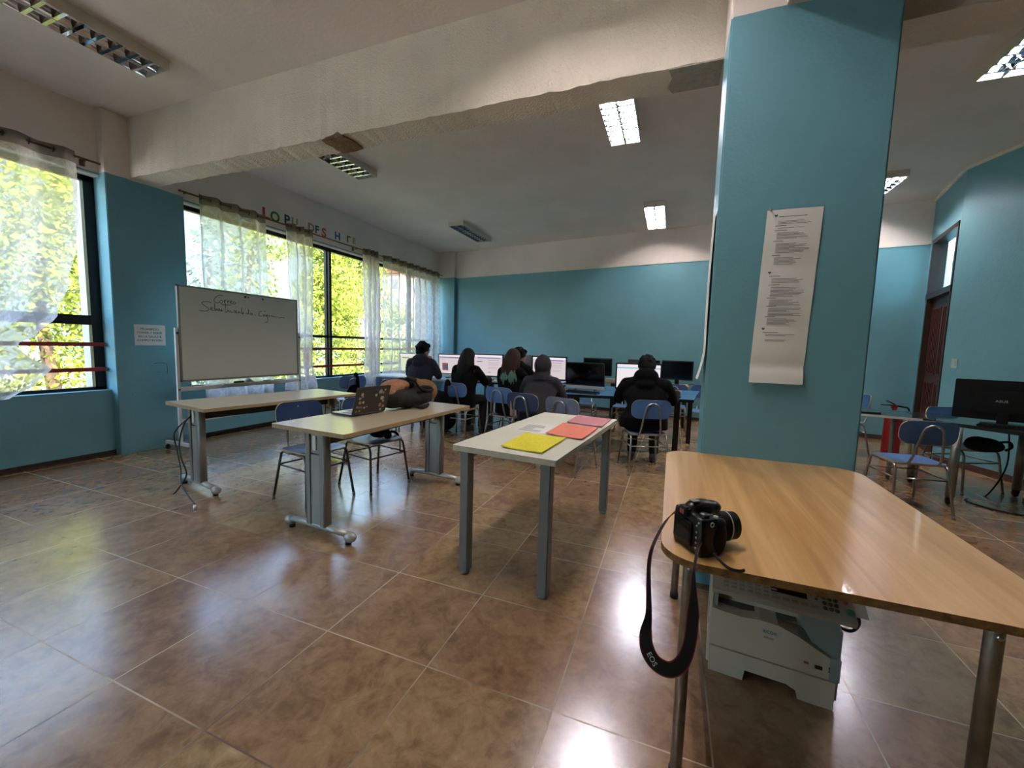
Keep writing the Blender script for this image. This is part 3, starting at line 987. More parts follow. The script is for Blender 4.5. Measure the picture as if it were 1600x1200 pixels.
# ================================================================== OUTSIDE
o = MB().box(-60, 120, 6.6, 140, -3.4, -3.2).build('garden_ground', M_grass); tag(o, 'grassy ground outside the windows', 'ground', kind='structure')
def crown_mesh(mb, blobs, n, size):
    """many small leaf blades scattered through overlapping rounded masses"""
    vol = np.array([b[3]*b[4]*b[5] for b in blobs]); pr = vol**0.8; pr /= pr.sum()
    idx = rng.choice(len(blobs), n, p=pr)
    for i in idx:
        cx, cy_, cz, rx, ry, rz = blobs[i]
        d = rng.normal(size=3); d /= np.linalg.norm(d)
        r = rng.uniform(0.62, 1.06)
        p = np.array([cx+d[0]*rx*r, cy_+d[1]*ry*r, cz+d[2]*rz*r])
        a = rng.normal(size=3); a /= np.linalg.norm(a)
        b = np.cross(a, d+0.4*rng.normal(size=3)); b /= (np.linalg.norm(b)+1e-6)
        s = size*rng.uniform(0.6, 1.5)
        l = s*1.5
        mb.add([p-b*l*0.5, p+a*s*0.33, p+b*l*0.5, p-a*s*0.33], [(0, 1, 2, 3)])
def tree(x, y, h, w_, lm, label, n=5200, size=0.16, low=-2.8, seed=0):
    x *= 1.16; y *= 1.16; h = 1.317+(h-1.317)*1.10; w_ *= 1.06
    rr = random.Random(seed)
    e = thing('tree', label, 'tree', (x, y, -3.2), 0, 'trees outside the windows')
    bl = []
    H = h+3.2
    for k in range(15):
        t = rr.random()
        z = (low+3.2)+(H-(low+3.2))*(0.08+0.84*t)
        rad = w_*(0.55+0.45*math.sin(PI*min(1, 0.2+t*0.75)))
        a = rr.uniform(0, 2*PI); q = rad*rr.uniform(0.15, 0.7)
        s = w_*rr.uniform(0.32, 0.5)
        bl.append((q*math.cos(a), q*math.sin(a), z, s, s, s*rr.uniform(0.7, 0.95)))
    bl.append((0, 0, (low+3.2+H)/2, w_*0.6, w_*0.6, (H-low-3.2)*0.45))
    mb = MB(); crown_mesh(mb, bl, n, size)
    mb.build('crown', M_leafs[lm], e)
    MB().tube(smooth_path([(0, 0, 0), (0.1, 0.05, H*0.3), (-0.05, 0.1, H*0.6), (0.1, 0, H*0.85)], 4), [0.2-0.15*i/12 for i in range(13)], 8).build('trunk', M_bark, e)
    return e
tree(1.2, 10.8, 4.6, 2.3, 0, 'bright yellow green tree outside the near window', 15000, 0.085, seed=1)
tree(4.3, 11.6, 4.9, 2.2, 0, 'yellow green tree between the near window and the whiteboard', 12000, 0.09, seed=2)
tree(6.4, 12.5, 3.0, 1.5, 0, 'low bushy tree above the left half of the whiteboard', 7000, 0.10, seed=3)
tree(9.3, 12.6, 5.6, 1.7, 1, 'tall olive tree seen above the right end of the whiteboard', 9000, 0.105, seed=4)
tree(12.3, 12.4, 6.5, 2.0, 0, 'tall yellow green tree seen in the clear pane', 13000, 0.105, seed=5)
tree(15.6, 14.2, 7.2, 2.6, 1, 'broad olive tree seen at the right of the clear pane', 12000, 0.115, seed=6)
tree(19.6, 14.6, 3.6, 2.2, 1, 'shorter olive tree behind the pleated curtain', 4200, 0.17, seed=7)
tree(23.5, 15.8, 2.8, 2.4, 0, 'low yellow green tree at the far end of the window row', 3600, 0.19, seed=8)
tree(-2.4, 12.5, 5.6, 2.6, 1, 'olive tree at the far left of the near window', 4200, 0.16, seed=9)
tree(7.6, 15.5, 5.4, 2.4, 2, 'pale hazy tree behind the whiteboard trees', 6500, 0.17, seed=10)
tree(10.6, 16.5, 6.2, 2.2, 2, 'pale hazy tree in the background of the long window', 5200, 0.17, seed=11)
tree(2.9, 14.6, 5.4, 2.4, 1, 'olive tree behind the near window trees', 5200, 0.16, seed=12)
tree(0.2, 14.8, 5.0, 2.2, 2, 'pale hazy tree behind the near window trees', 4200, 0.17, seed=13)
def shrubrow(x0, label, lm, seed, y=8.3, h=0.5):
    e = thing('hedge', label, 'hedge', (x0, y, -3.2), 0, 'hedge clumps below the windows')
    rr = random.Random(seed)
    bl = [(rr.uniform(0, 4.6), rr.uniform(-0.4, 0.4), rr.uniform(1.2, h+2.7), 0.9, 0.9, 0.8) for _ in range(14)]
    mb = MB(); crown_mesh(mb, bl, 10000, 0.085); mb.build('crown', M_leafs[lm], e)
    MB().tube([(2.3, 0, 0), (2.3, 0, 1.6)], 0.08, 7).build('stem', M_bark, e)
shrubrow(-2.5, 'hedge clump filling the lower part of the near window', 0, 21)
shrubrow(3.5, 'hedge clump below the whiteboard window', 0, 22)
shrubrow(9.0, 'hedge clump at the foot of the clear pane', 0, 23, 8.6, 0.6)
shrubrow(14.0, 'hedge clump behind the pleated curtain', 1, 24, 8.9, 0.6)
o = MB().box(-50, -3.5, 6.7, 60, -3.2, -3.14).box(-3.5, 30, 6.7, 7.5, -3.2, -3.14).build('bounce_yard', mat('bounce_paving', '#c4beb4', 0.9)); tag(o, 'unseen pale yard added to bounce sunlight into the windows', 'paving', kind='structure')  # bright ground out of view, added to bounce sunlight through the windows
# hillside and apartment block far away
hb = MB()
P = []
for i in range(9):
    row = []
    for j in range(41):
        x = -80+j*6.5; t = i/8
        ridge = 54+6*math.sin(x*0.05)+3*math.sin(x*0.17+1)
        row.append((x, 75+45*t, -3.2+(ridge+3.2)*math.sin(t*PI/2)))
    P.append(row)
hb.grid(P); o = hb.build('hillside', M_hill); tag(o, 'hazy wooded hillside far beyond the trees', 'hill', kind='structure')
def block(x, y, wx, wy, h, label):
    e = thing('apartment_building', label, 'building', (x, y, -3.2))
    MB().box(-wx/2, wx/2, -wy/2, wy/2, 0, h).build('wall', M_bldg, e)
    MB().box(-wx/2-0.3, wx/2+0.3, -wy/2-0.3, wy/2+0.3, h-2.2, h-1.4).box(-wx/2-0.3, wx/2+0.3, -wy/2-0.3, wy/2+0.3, h, h+0.4).build('cornice', M_bldgr, e)
    fl = int(h/3)
    for k in range(fl):
        z = 1.0+k*3.0
        for q in range(5):
            u = -wx/2+wx*(q+0.5)/5
            MB().box(u-0.7, u+0.7, -wy/2-0.05, -wy/2+0.02, z, z+1.4).build('window', M_bwin, e)
        for q in range(4):
            v = -wy/2+wy*(q+0.5)/4
            MB().box(-wx/2-0.05, -wx/2+0.02, v-0.7, v+0.7, z, z+1.4).build('window', M_bwin, e)
block(60, 44, 12, 8, 17.5, 'pinkish apartment block beyond the far curtain')

# ================================================================== FURNITURE
# ---- T-foot office desks
def desk(name, label, loc, rz, l, w_, h=0.75, th=0.028, leg_in=0.09):
    e = thing(name, label, 'desk', loc, rz)
    MB().prism(rrect(l, w_, 0.012, 3), h-th, h, mi=0, side=1).build('desktop', [M_desk, M_deskedge], e)
    for s in (-1, 1):
        x = s*(l/2-leg_in)
        g = MB()
        for yy in (-0.075, 0.075):
            pts = []
            for k in range(9):
                a = PI*k/8
                pts.append((yy*1.0+(0.028*math.sin(a) if yy > 0 else -0.028*math.sin(a)), 0.03*math.cos(a)))
            poly = [(x+q[1], q[0]) for q in pts]
            g.prism(poly if yy < 0 else poly[::-1], 0.075, h-th, smooth=True)
            g.box(x-0.03, x+0.03, min(yy, yy*0.6), max(yy, yy*0.6), 0.075, h-th)
        lg = g.build('leg', M_metal, e)
        c = MB()
        c.box(x-0.024, x+0.024, -0.043, 0.043, 0.075, h-th-0.16)
        c.box(x-0.020, x+0.020, -0.043, 0.043, h-th-0.15, h-th)
        c.build('cable_cover', M_metal2, lg)
        sl = MB(); sl.box(x-0.027, x+0.027, -0.012, 0.020, h-th-0.13, h-th-0.03); sl.build('cable_slot', M_white, lg)
        b = MB()
        rings = []
        for yy, ww, hh in ((-0.26, 0.026, 0.035), (-0.12, 0.027, 0.045), (0, 0.028, 0.05), (0.12, 0.027, 0.045), (0.26, 0.026, 0.035)):
            rings.append([(x+ww*math.cos(a), yy, 0.045+hh*0.5+hh*0.5*math.sin(a)) for a in [2*PI*k/12 for k in range(12)]])
        b.loft(rings)
        ft = b.build('foot_bar', M_foot, e)
        for q in (-1, 1):
            MB().ell((x, q*0.285, 0.048), (0.035, 0.048, 0.034)).build('foot_cap', M_foot, ft)
            MB().lathe([(0.0, 0), (0.02, 0), (0.02, 0.02), (0.0, 0.02)], 10, T=tr(x, q*0.27, 0)).build('glide', M_rubber, ft)
    MB().box(-l/2+leg_in+0.03, l/2-leg_in-0.03, 0.0, 0.018, h-th-0.11, h-th).box(-l/2+leg_in+0.03, l/2-leg_in-0.03, -0.04, 0.06, h-th-0.03, h-th-0.002).build('frame_beam', M_dark, e)
    return e
A = -3.98*PI/180
desk('teacher_desk', 'maple desk with an open laptop and brown backpack on it', (2.699, 2.126, 0), A, 1.492, 0.679)
desk('teacher_desk', 'empty maple desk in front of the whiteboard with a hanging black cord', (2.908, 3.676, 0), -8.5*PI/180, 1.479, 0.69)
# cord with chrome plug hanging at the left end of the second desk
cd_ = MB().tube(smooth_path([(2.262, 3.80, 0.70), (2.245, 3.80, 0.655), (2.215, 3.85, 0.60), (2.165, 3.905, 0.50), (2.16, 3.87, 0.36), (2.13, 3.78, 0.22), (2.04, 3.62, 0.14), (1.985, 3.45, 0.09), (1.945, 3.30, 0.055)], 6), 0.0055, 7)
cd_.tube(smooth_path([(2.245, 3.80, 0.655), (2.20, 3.83, 0.58), (2.175, 3.86, 0.42), (2.15, 3.80, 0.30), (2.16, 3.76, 0.16), (2.11, 3.79, 0.05), (2.09, 3.82, 0.007)], 6), 0.0055, 7)
e = thing('power_cord', 'black power cord hanging from the empty maple desk', 'cord', (0, 0, 0))
cd_.build('cable', M_cable, e)
p_ = MB().lathe([(0.0, 0), (0.013, 0.0), (0.015, 0.02), (0.009, 0.045), (0.0, 0.045)], 10, T=tr(1.943, 3.298, 0.012))
p_.tube([(1.935, 3.29, 0.014), (1.93, 3.28, 0.0)], 0.003, 6).tube([(1.951, 3.29, 0.014), (1.95, 3.28, 0.0)], 0.003, 6)
p_.build('plug', M_plug, e)

# ---- white work table with square legs
e = thing('work_table', 'off-white laminate table with grey square legs and coloured folders on it', 'table', (2.643, 0.746, 0), -5.22*PI/180)
L_, Wd = 1.381, 0.617
MB().prism(rrect(L_, Wd, 0.008, 2), 0.729, 0.76, side=1).build('tabletop', [M_wtop, M_wedge], e)
for sx in (-1, 1):
    for sy in (-1, 1):
        x, y = sx*(L_/2-0.055), sy*(Wd/2-0.065)
        lg = MB().box(x-0.029, x+0.029, y-0.029, y+0.029, 0.02, 0.729).build('leg', M_leg, e, bevel=0.005)
        MB().lathe([(0.0, 0), (0.024, 0), (0.026, 0.012), (0.024, 0.022), (0.0, 0.022)], 14, T=tr(x, y, 0)).build('foot', M_greyp, lg)
MB().box(-L_/2+0.08, L_/2-0.08, -Wd/2+0.07, -Wd/2+0.10, 0.69, 0.729).box(-L_/2+0.08, L_/2-0.08, Wd/2-0.10, Wd/2-0.07, 0.69, 0.729).build('apron_rail', M_leg, e)

def sheetlike(name, label, cat, quad, z, th, mats, lines=None, group=None, curl=0.0):
    """a folder or sheet lying flat: quad in world xy (ccw), th thick, with printed or ruled lines"""
    A_, B_, C2, D_ = [Vector((q[0], q[1], 0)) for q in quad]
    mb = MB(); n = 8
    def P_(u, v, zz):
        p = A_.lerp(B_, u).lerp(D_.lerp(C2, u), v)
        k = curl*((u-0.5)**2*4*0.6+(v-0.5)**2*1.2)
        return (p.x, p.y, zz+k)
    mb.grid([[P_(i/n, j/n, z+th) for i in range(n+1)] for j in range(n+1)])
    mb.grid([[P_(i/n, j/n, z) for i in range(n+1)] for j in range(n+1)])
    edge = [(i/n, 0) for i in range(n+1)]+[(1, j/n) for j in range(1, n+1)]+[(1-i/n, 1) for i in range(1, n+1)]+[(0, 1-j/n) for j in range(1, n)]
    for a, b in zip(edge, edge[1:]+edge[:1]):
        mb.add([P_(*a, z), P_(*b, z), P_(*b, z+th), P_(*a, z+th)], [(0, 1, 2, 3)])
    if lines:
        for (u0, u1, v0, v1, mi) in lines:
            mb.add([P_(u0, v0, z+th+0.0006), P_(u1, v0, z+th+0.0006), P_(u1, v1, z+th+0.0006), P_(u0, v1, z+th+0.0006)], [(0, 1, 2, 3)], mi)
    o = mb.build(name, mats)
    tag(o, label, cat, group)
    return o
ZT = 0.7605
rr = random.Random(2)
txt = [(0.1, 0.1+0.7*rr.uniform(0.5, 1), 0.12+0.1*i, 0.12+0.1*i+0.035, 1) for i in range(7)]
fold = 'loose papers and folders on the white table'
sheetlike('paper_sheet', 'white printed sheet on the white table beside the yellow folder', 'paper', [(2.50, 0.955), (2.50, 0.735), (2.81, 0.725), (2.83, 0.945)], ZT, 0.0015, [M_paper, M_inkg], txt, fold)
sheetlike('folder', 'yellow card folder nearest the viewer on the white table', 'folder', [(2.045, 0.845), (2.01, 0.60), (2.41, 0.572), (2.435, 0.838)], ZT, 0.006, [M_yellow, M_ink], None, fold, 0.010)
sheetlike('folder', 'salmon card folder in the middle of the white table', 'folder', [(2.49, 0.722), (2.425, 0.475), (2.82, 0.445), (2.875, 0.708)], ZT+0.002, 0.006, [M_salmon, M_ink], None, fold, 0.008)
sheetlike('folder', 'dusty pink card folder at the far end of the white table', 'folder', [(2.955, 0.695), (2.895, 0.43), (3.235, 0.412), (3.30, 0.685)], ZT+0.002, 0.006, [M_pink, M_ink], None, fold, 0.006)
sheetlike('paper_sheet', 'white sheet peeking out from under the pink folder', 'paper', [(3.06, 0.68), (3.0, 0.40), (3.27, 0.382), (3.325, 0.665)], ZT, 0.0012, [M_paper, M_inkg], [(0.1, 0.9, 0.03, 0.06, 1)], fold)

# ---- beech table in the right foreground
e = thing('beech_table', 'long beech-topped table with rounded corners and tube legs', 'table', (1.8115, -0.44, 0))
MB().prism(rrect(1.313, 0.875, 0.11, 8), 0.734, 0.755, side=1).build('tabletop', [M_beech, M_chip], e)
for x, y, tl in ((1.265-1.80, -0.085+0.44, 0), (2.262-1.80, -0.085+0.44, 0), (1.235-1.80, -0.735+0.44, 0), (2.36-1.80, -0.78+0.44, 0)):
    lg = MB().tube([(x, y, 0.012), (x, y, 0.70), (x, y, 0.734)], 0.0175, 16).build('leg', M_galv, e)
    MB().lathe([(0, 0), (0.021, 0), (0.021, 0.03), (0, 0.03)], 14, T=tr(x, y, 0)).build('rubber_foot', M_rubber, lg)
    MB().ell((x-0.018, y, 0.685), (0.005, 0.008, 0.008)).build('rivet', M_screw, lg)
r_ = MB()
r_.box(1.28-1.80, 2.35-1.80, -0.10+0.44, -0.075+0.44, 0.716, 0.734); r_.box(1.28-1.80, 2.35-1.80, -0.79+0.44, -0.765+0.44, 0.716, 0.734)
r_.box(1.25-1.80, 1.28-1.80, -0.73+0.44, -0.09+0.44, 0.718, 0.734); r_.box(2.30-1.80, 2.33-1.80, -0.76+0.44, -0.09+0.44, 0.718, 0.734)
r_.build('frame_rail', M_dark, e)

# ---- school chairs (sitter faces +x)
def make_chair(label):
    e = thing('school_chair', label, 'chair')
    # seat: softly dished panel
    def panel(w_, d_, r, n, fn, th):
        """rounded panel; fn maps (u,v) in metres -> point and normal offset"""
        ol = rrect(d_, w_, r, 4)
        top = []; bot = []
        mb = MB()
        K = 10
        rings_t = []
        for k in range(K+1):
            s = k/K
            rings_t.append([fn(x*s, y*s, th) for x, y in ol])
        mb.loft(rings_t, caps=False)
        rings_b = [[fn(x*(1-k/K), y*(1-k/K), 0) for x, y in ol] for k in range(K+1)]
        mb.loft(rings_b, caps=False)
        mb.loft([[fn(x, y, th) for x, y in ol], [fn(x, y, 0) for x, y in ol]], mi=1, caps=False, smooth=False)
        return mb
    def seatf(x, y, t): return (x+0.01, y, 0.425+t-0.018*math.exp(-((x+0.05)/0.14)**2)*math.exp(-(y/0.16)**2)-(0.10*(x-0.14)**2/0.01 if x > 0.14 else 0)*0.3)
    panel(0.38, 0.37, 0.06, 0, seatf, 0.011).build('seat', [M_blue, M_plyedge], e)
    def backf(x, y, t):
        # x = height coordinate, y = width
        return (-0.215+0.38*y*y*1.8-t-0.10*x, y, 0.70+x*0.995)
    panel(0.41, 0.20, 0.075, 0, backf, 0.010).build('backrest', [M_blue, M_plyedge], e)
    sc = MB()
    for y, z in ((-0.075, -0.045), (0.075, -0.045), (0.0, 0.055)):
        p = backf(z, y, -0.002); sc.ell(p, (0.004, 0.008, 0.008), 8, 6)
    sc.build('screw_head', M_screw, e)
    # arched tube carrying the backrest
    arch = [(0.10, 0.105, 0.405), (-0.10, 0.108, 0.405), (-0.185, 0.108, 0.43), (-0.215, 0.10, 0.50), (-0.236, 0.085, 0.62), (-0.245, 0.07, 0.70)]
    arch += [(-0.250, 0.07*math.cos(a), 0.70+0.065*math.sin(a)) for a in [PI*k/8 for k in range(1, 8)]]
    arch += [(x, -y, z) for x, y, z in arch[:6][::-1]]
    MB().tube(arch, 0.0095, 8).build('back_tube', M_steel, e)
    for sy in (-1, 1):
        y0, y1 = sy*0.185, sy*0.215
        fr = [(0.05, y0, 0.415), (0.14, y0, 0.412), (0.168, y0, 0.395), (0.18, y0, 0.36), (0.225, y1, 0.012)]
        re = [(0.05, y0, 0.415), (-0.13, y0, 0.412), (-0.158, y0, 0.395), (-0.17, y0, 0.36), (-0.235, y1, 0.012)]
        for pts in (fr, re):
            lg = MB().tube(pts, 0.0105, 8).build('leg', M_steel, e)
            x, y, z = pts[-1]
            MB().tube([(x, y, 0.0), (x-(0.003 if x > 0 else -0.003), y, 0.03)], 0.0125, 8).build('foot_cap', M_greyp, lg)
    st = MB()
    for x in (0.185, -0.18):
        st.tube([(x, -0.193, 0.30), (x, 0.193, 0.30)], 0.007, 7)
    for sy in (-1, 1):
        st.tube([(0.185, sy*0.194, 0.30), (-0.18, sy*0.194, 0.30)], 0.007, 7)
    for x in (0.12, -0.12):
        st.tube([(x, -0.185, 0.413), (x, 0.185, 0.413)], 0.008, 7)
    st.build('stretcher', M_steel, e)
    return e
ch0 = make_chair('blue school chair in which the student in the black hoodie on the right sits')
ch0.location = (4.66, 0.235, 0); ch0.rotation_euler = (0, 0, 20*PI/180); ch0['group'] = 'blue school chairs'
GRP = 'blue school chairs'
def chair(x, y, deg, label, col=None, dark=False):
    c = dup(ch0, (x, y, 0), deg*PI/180, label, GRP)
    for k in c.children:
        if col is not None and (k.name.startswith('seat') or k.name.startswith('backrest')): setmat(k, 0, col)
        if dark and (k.name.startswith('leg') or k.name.startswith('stretcher') or k.name.startswith('back_tube')): setmat(k, 0, M_steelD)
    return c
chair(2.545, 2.745, -100, 'navy school chair tucked under the left end of the laptop desk', M_navy, True)
chair(3.04, 2.53, -102.5, 'navy school chair behind the laptop with a black bag on its seat', M_navy, True)
chair(5.17, 3.52, 5, 'blue school chair under the student in the navy hoodie')
chair(5.14, 2.76, -4, 'blue school chair with a black bag hanging on its back')
chair(4.92, 1.965, -12, 'light blue school chair of the student with green-tipped hair')
chair(4.48, 1.49, -12, 'navy school chair of the student with the hood up', M_navy)
chair(4.33, 0.98, -18, 'empty blue school chair with a painted grey sheen behind the white table', M_bluegrey)
chair(5.68, 2.10, 0, 'blue school chair beside the brown-haired student, mostly hidden')
chair(5.06, 4.72, 62, 'blue school chair seen edge-on by the window with a black bag')
chair(5.30, 4.03, 8, 'blue school chair with black straps behind the brown backpack')
chair(6.65, 1.32, 180, 'school chair under the blue table below the silver-based computer')
chair(6.60, 0.62, 176, 'school chair under the blue table left of the black-hooded student')
chair(7.05, -0.05, 0, 'blue school chair with its back above the blue table')
chair(6.70, -0.50, 178, 'school chair under the right end of the blue table')
chair(4.55, -1.98, 8, 'blue school chair to the right of the pillar')
chair(5.50, -2.80, 205, 'school chair with a black bag under the right hand desk')
chair(5.08, -3.42, 112, 'school chair cut by the right edge under the desk')
chair(6.85, -2.25, 90, 'blue school chair half hidden behind the pillar')

# ---- computer tables in the back
def table(name, label, poly, h, th, mt, side, legs, lm, lr=0.025, square=True, ap=None):
    cx = sum(p[0] for p in poly)/len(poly); cy_ = sum(p[1] for p in poly)/len(poly)
    e = thing(name, label, 'table', (cx, cy_, 0))
    pl_ = [(x-cx, y-cy_) for x, y in poly]
    MB().prism(pl_, h-th, h, side=1).build('tabletop', [mt, side], e, )
    for x, y in legs:
        x -= cx; y -= cy_
        if square: MB().box(x-lr, x+lr, y-lr, y+lr, 0, h-th).build('leg', lm, e, bevel=0.003)
        else: MB().tube([(x, y, 0), (x, y, h-th)], lr, 10).build('leg', lm, e)
    if ap:
        MB().box(ap[0]-cx, ap[1]-cx, ap[2]-cy_, ap[3]-cy_, ap[4], ap[5]).build('modesty_panel', lm, e)
    return e
table('computer_table', 'blue-topped table with black edge at which the student on the right works', [(5.20, -0.27), (5.85, -0.33), (5.58, 1.36), (4.89, 1.29)], 0.75, 0.035, M_tabblue, M_black,
      [(5.70, -0.10), (5.62, 1.20), (5.02, 1.20)], M_black, 0.035)
table('computer_table', 'second blue-topped table pushed behind the first', [(5.86, -0.335), (6.40, -0.40), (6.25, 1.52), (5.59, 1.38)], 0.75, 0.03, M_tabblue, M_black,
      [(6.30, -0.28), (6.16, 1.40)], M_black, 0.03)
table('computer_table', 'pale blue computer table under the window in front of the navy-hooded student', [(5.74, 3.32), (6.42, 3.32), (6.42, 4.90), (5.80, 4.85)], 0.75, 0.03, M_tabwhite, M_silver,
      [(5.80, 3.38), (6.36, 3.38), (6.36, 4.80), (5.86, 4.80)], M_black, 0.022)
table('computer_table', 'dark computer table in the middle of the student row', [(5.80, 1.50), (6.42, 1.50), (6.42, 3.30), (5.80, 3.30)], 0.75, 0.03, M_tabblue, M_black,
      [(5.86, 2.62), (6.36, 1.56), (5.86, 1.56), (6.36, 3.22)], M_black, 0.035)
table('computer_table', 'rear computer table whose monitors face away', [(6.46, 1.60), (7.06, 1.60), (7.06, 3.30), (6.46, 3.30)], 0.75, 0.03, M_tabwhite, M_black,
      [(6.52, 1.66), (7.0, 1.66), (7.0, 3.24), (6.52, 3.24)], M_black, 0.022)
table('wood_table', 'tan wooden table against the far wall under two black monitors', [(7.45, -0.30), (7.95, -0.30), (8.1, 0.88), (7.60, 0.88)], 0.72, 0.025, M_woodt, M_woodt,
      [(7.52, -0.24), (7.90, -0.24), (7.66, 0.82), (8.02, 0.82)], M_black, 0.03)
table('wood_table', 'tan wooden table against the far wall behind the silver-based computer', [(7.56, 0.92), (8.05, 0.92), (8.18, 1.85), (7.68, 1.85)], 0.72, 0.025, M_woodt, M_woodt,
      [(7.62, 0.98), (8.0, 0.98), (8.12, 1.79), (7.74, 1.79)], M_black, 0.03)

# ---- desk on castors and glass-topped table on the right
e = table('glass_table', 'long dark glass-topped table right of the pillar with a pale front edge', [(5.10, -1.05), (5.10, -1.85), (5.02, -2.26), (5.62, -2.36), (5.66, -1.05)][::-1], 0.735, 0.022, M_glasst, M_silver,
      [(5.55, -2.26), (5.55, -1.2)], M_metal, 0.02, False)
e = thing('castor_desk', 'black-edged desk on castors with a large monitor at the right edge', 'desk', (4.95, -2.75, 0))
pd = [(5.02, -2.27), (4.52, -2.70), (4.36, -3.30), (5.02, -3.42), (5.60, -3.20), (5.62, -2.38)]
MB().prism([(x-4.95, y+2.75) for x, y in pd][::-1], 0.705, 0.735, side=1).build('desktop', [M_glasst, M_black], e)
for x, y in ((4.78, -2.40), (5.48, -2.42), (4.50, -3.20), (5.35, -3.16)):
    x -= 4.95; y += 2.75
    lg = MB().tube([(x, y, 0.075), (x, y, 0.705)], 0.032, 16).build('leg', M_steel, e)
    MB().lathe([(0, -0.012), (0.03, -0.012), (0.034, 0), (0.03, 0.012), (0, 0.012)], 16, T=tr(x+0.01, y, 0.034) @ rot(PI/2, 0, 0)).box(x-0.015, x+0.015, y-0.02, y+0.02, 0.045, 0.08).build('castor', M_rubber, lg)

# ================================================================== SCREENS
SK = 1.15/2**EXPO
M_page = emit('lit_page_white', '#f4e9ee', 0.85*SK)
M_page2 = emit('lit_page_pink', '#e6d8dc', 0.75*SK)
M_bar = emit('lit_bar_violet', '#5a4aa8', 0.8*SK)
M_barl = emit('lit_bar_lilac', '#c9b8e8', 0.85*SK)
M_txt = emit('lit_text_grey', '#a79fae', 0.6*SK)
M_cy = emit('lit_bar_cyan', '#7fc4cf', 0.9*SK)
M_pgreen = emit('lit_page_green', '#dfe8c8', 0.85*SK)
M_or = emit('lit_thumbnail_orange', '#b0685a', 0.6*SK)
M_lb = emit('lit_thumbnail_blue', '#5b6f9c', 0.6*SK)
SCR = [M_screenoff, M_page, M_page2, M_bar, M_barl, M_txt, M_cy, M_pgreen, M_or, M_lb]

def monitor(name, label, loc, rz, w_, h, body, zc, content=None, stand='foot', tilt=0.0, silverchin=False, cat='monitor', group=None, back=False):
    """screen faces local -x; zc = height of screen bottom above the base"""
    e = thing(name, label, cat, loc, rz, group)
    T_ = tr(0, 0, zc) @ rot(0, -tilt, 0)
    b = MB()
    b.prism(rrect(w_, h, 0.012, 3, 0, h/2), 0, 0.028, T=T_ @ tr(0.0, 0, 0) @ Matrix(((0, 0, 1, 0), (1, 0, 0, 0), (0, 1, 0, 0), (0, 0, 0, 1))))
    b.prism(rrect(w_*0.6, h*0.55, 0.03, 3, 0, h*0.48), 0.028, 0.052, T=T_ @ Matrix(((0, 0, 1, 0), (1, 0, 0, 0), (0, 1, 0, 0), (0, 0, 0, 1))))
    hs = b.build('housing', body, e, bevel=0.002)
    s = MB()
    bw = 0.018; cb = 0.06 if silverchin == 'big' else (0.035 if silverchin else 0.022)
    y0, y1, z0, z1 = -w_/2+bw, w_/2-bw, cb, h-bw
    def rect(a0, a1, c0, c1, mi, d=0.0):
        # a: 0..1 left->right as seen by the viewer (viewer looks along +x, left is +y), c: 0..1 bottom->top
        ya, yb = y1-(y1-y0)*a0, y1-(y1-y0)*a1; za, zb = z0+(z1-z0)*c0, z0+(z1-z0)*c1
        s.add([T_ @ Vector((-0.0008-d, ya, za)), T_ @ Vector((-0.0008-d, yb, za)), T_ @ Vector((-0.0008-d, yb, zb)), T_ @ Vector((-0.0008-d, ya, zb))], [(0, 1, 2, 3)], mi)
    if content is None:
        rect(0, 1, 0, 1, 0)
    else:
        rect(0, 1, 0, 1, content[0])
        for k, c_ in enumerate(content[1]): rect(*c_, d=0.0004+0.0001*k)
    s.build('screen', SCR, e)
    if silverchin:
        MB().box(-0.012, 0.03, -w_/2, w_/2, zc-0.028, zc+0.018).build('chin', M_silver, e, bevel=0.004)
    if stand == 'foot':
        MB().box(0.03, 0.055, -0.035, 0.035, 0.01, zc+h*0.35).build('stand', body, e, bevel=0.003)
        MB().prism([(0.03+0.10*math.cos(a), 0.13*math.sin(a)) for a in [2*PI*k/20 for k in range(20)]], 0, 0.012).build('base', body, e)
    elif stand == 'wire':
        MB().tube([(0.05, -w_*0.3, 0.006), (0.05, -w_*0.3, 0.0061)] and smooth_path([(0.03, -w_*0.25, zc+0.02), (0.12, -w_*0.25, 0.008), (-0.02, -w_*0.25, 0.008)], 4), 0.007, 7).tube(smooth_path([(0.03, w_*0.25, zc+0.02), (0.12, w_*0.25, 0.008), (-0.02, w_*0.25, 0.008)], 4), 0.007, 7).build('stand', M_black, e)
    return e
page = (2, [(0, 1, 0.90, 1, 1), (0.12, 0.93, 0.845, 0.875, 3), (0, 1, 0.875, 0.90, 4), (0.5, 0.88, 0.74, 0.76, 5), (0.5, 0.9, 0.64, 0.65, 5), (0.5, 0.86, 0.58, 0.59, 5), (0.5, 0.9, 0.52, 0.53, 5), (0.5, 0.88, 0.40, 0.41, 5), (0.5, 0.82, 0.35, 0.36, 5), (0.5, 0.6, 0.15, 0.18, 5), (0.1, 0.3, 0.66, 0.70, 5)])
page2 = (2, [(0, 1, 0.90, 1, 1), (0.05, 0.75, 0.80, 0.84, 4), (0, 1, 0.84, 0.9, 5), (0.10, 0.30, 0.15, 0.55, 8), (0.16, 0.28, 0.22, 0.45, 9), (0.0, 1, 0.0, 0.05, 1)])
page3 = (7, [(0, 1, 0.9, 1, 1), (0.08, 0.4, 0.75, 0.8, 5)])
page5 = (1, [(0, 1, 0.83, 0.88, 6), (0.74, 0.9, 0.80, 0.85, 4)])
MT = 'monitors on the computer tables'
monitor('monitor', 'silver-framed monitor with a pale green page by the window', (6.10, 4.25, 0.75), 0.02, 0.50, 0.34, M_silver, 0.06, page3, 'wire', 0.1, group=MT)
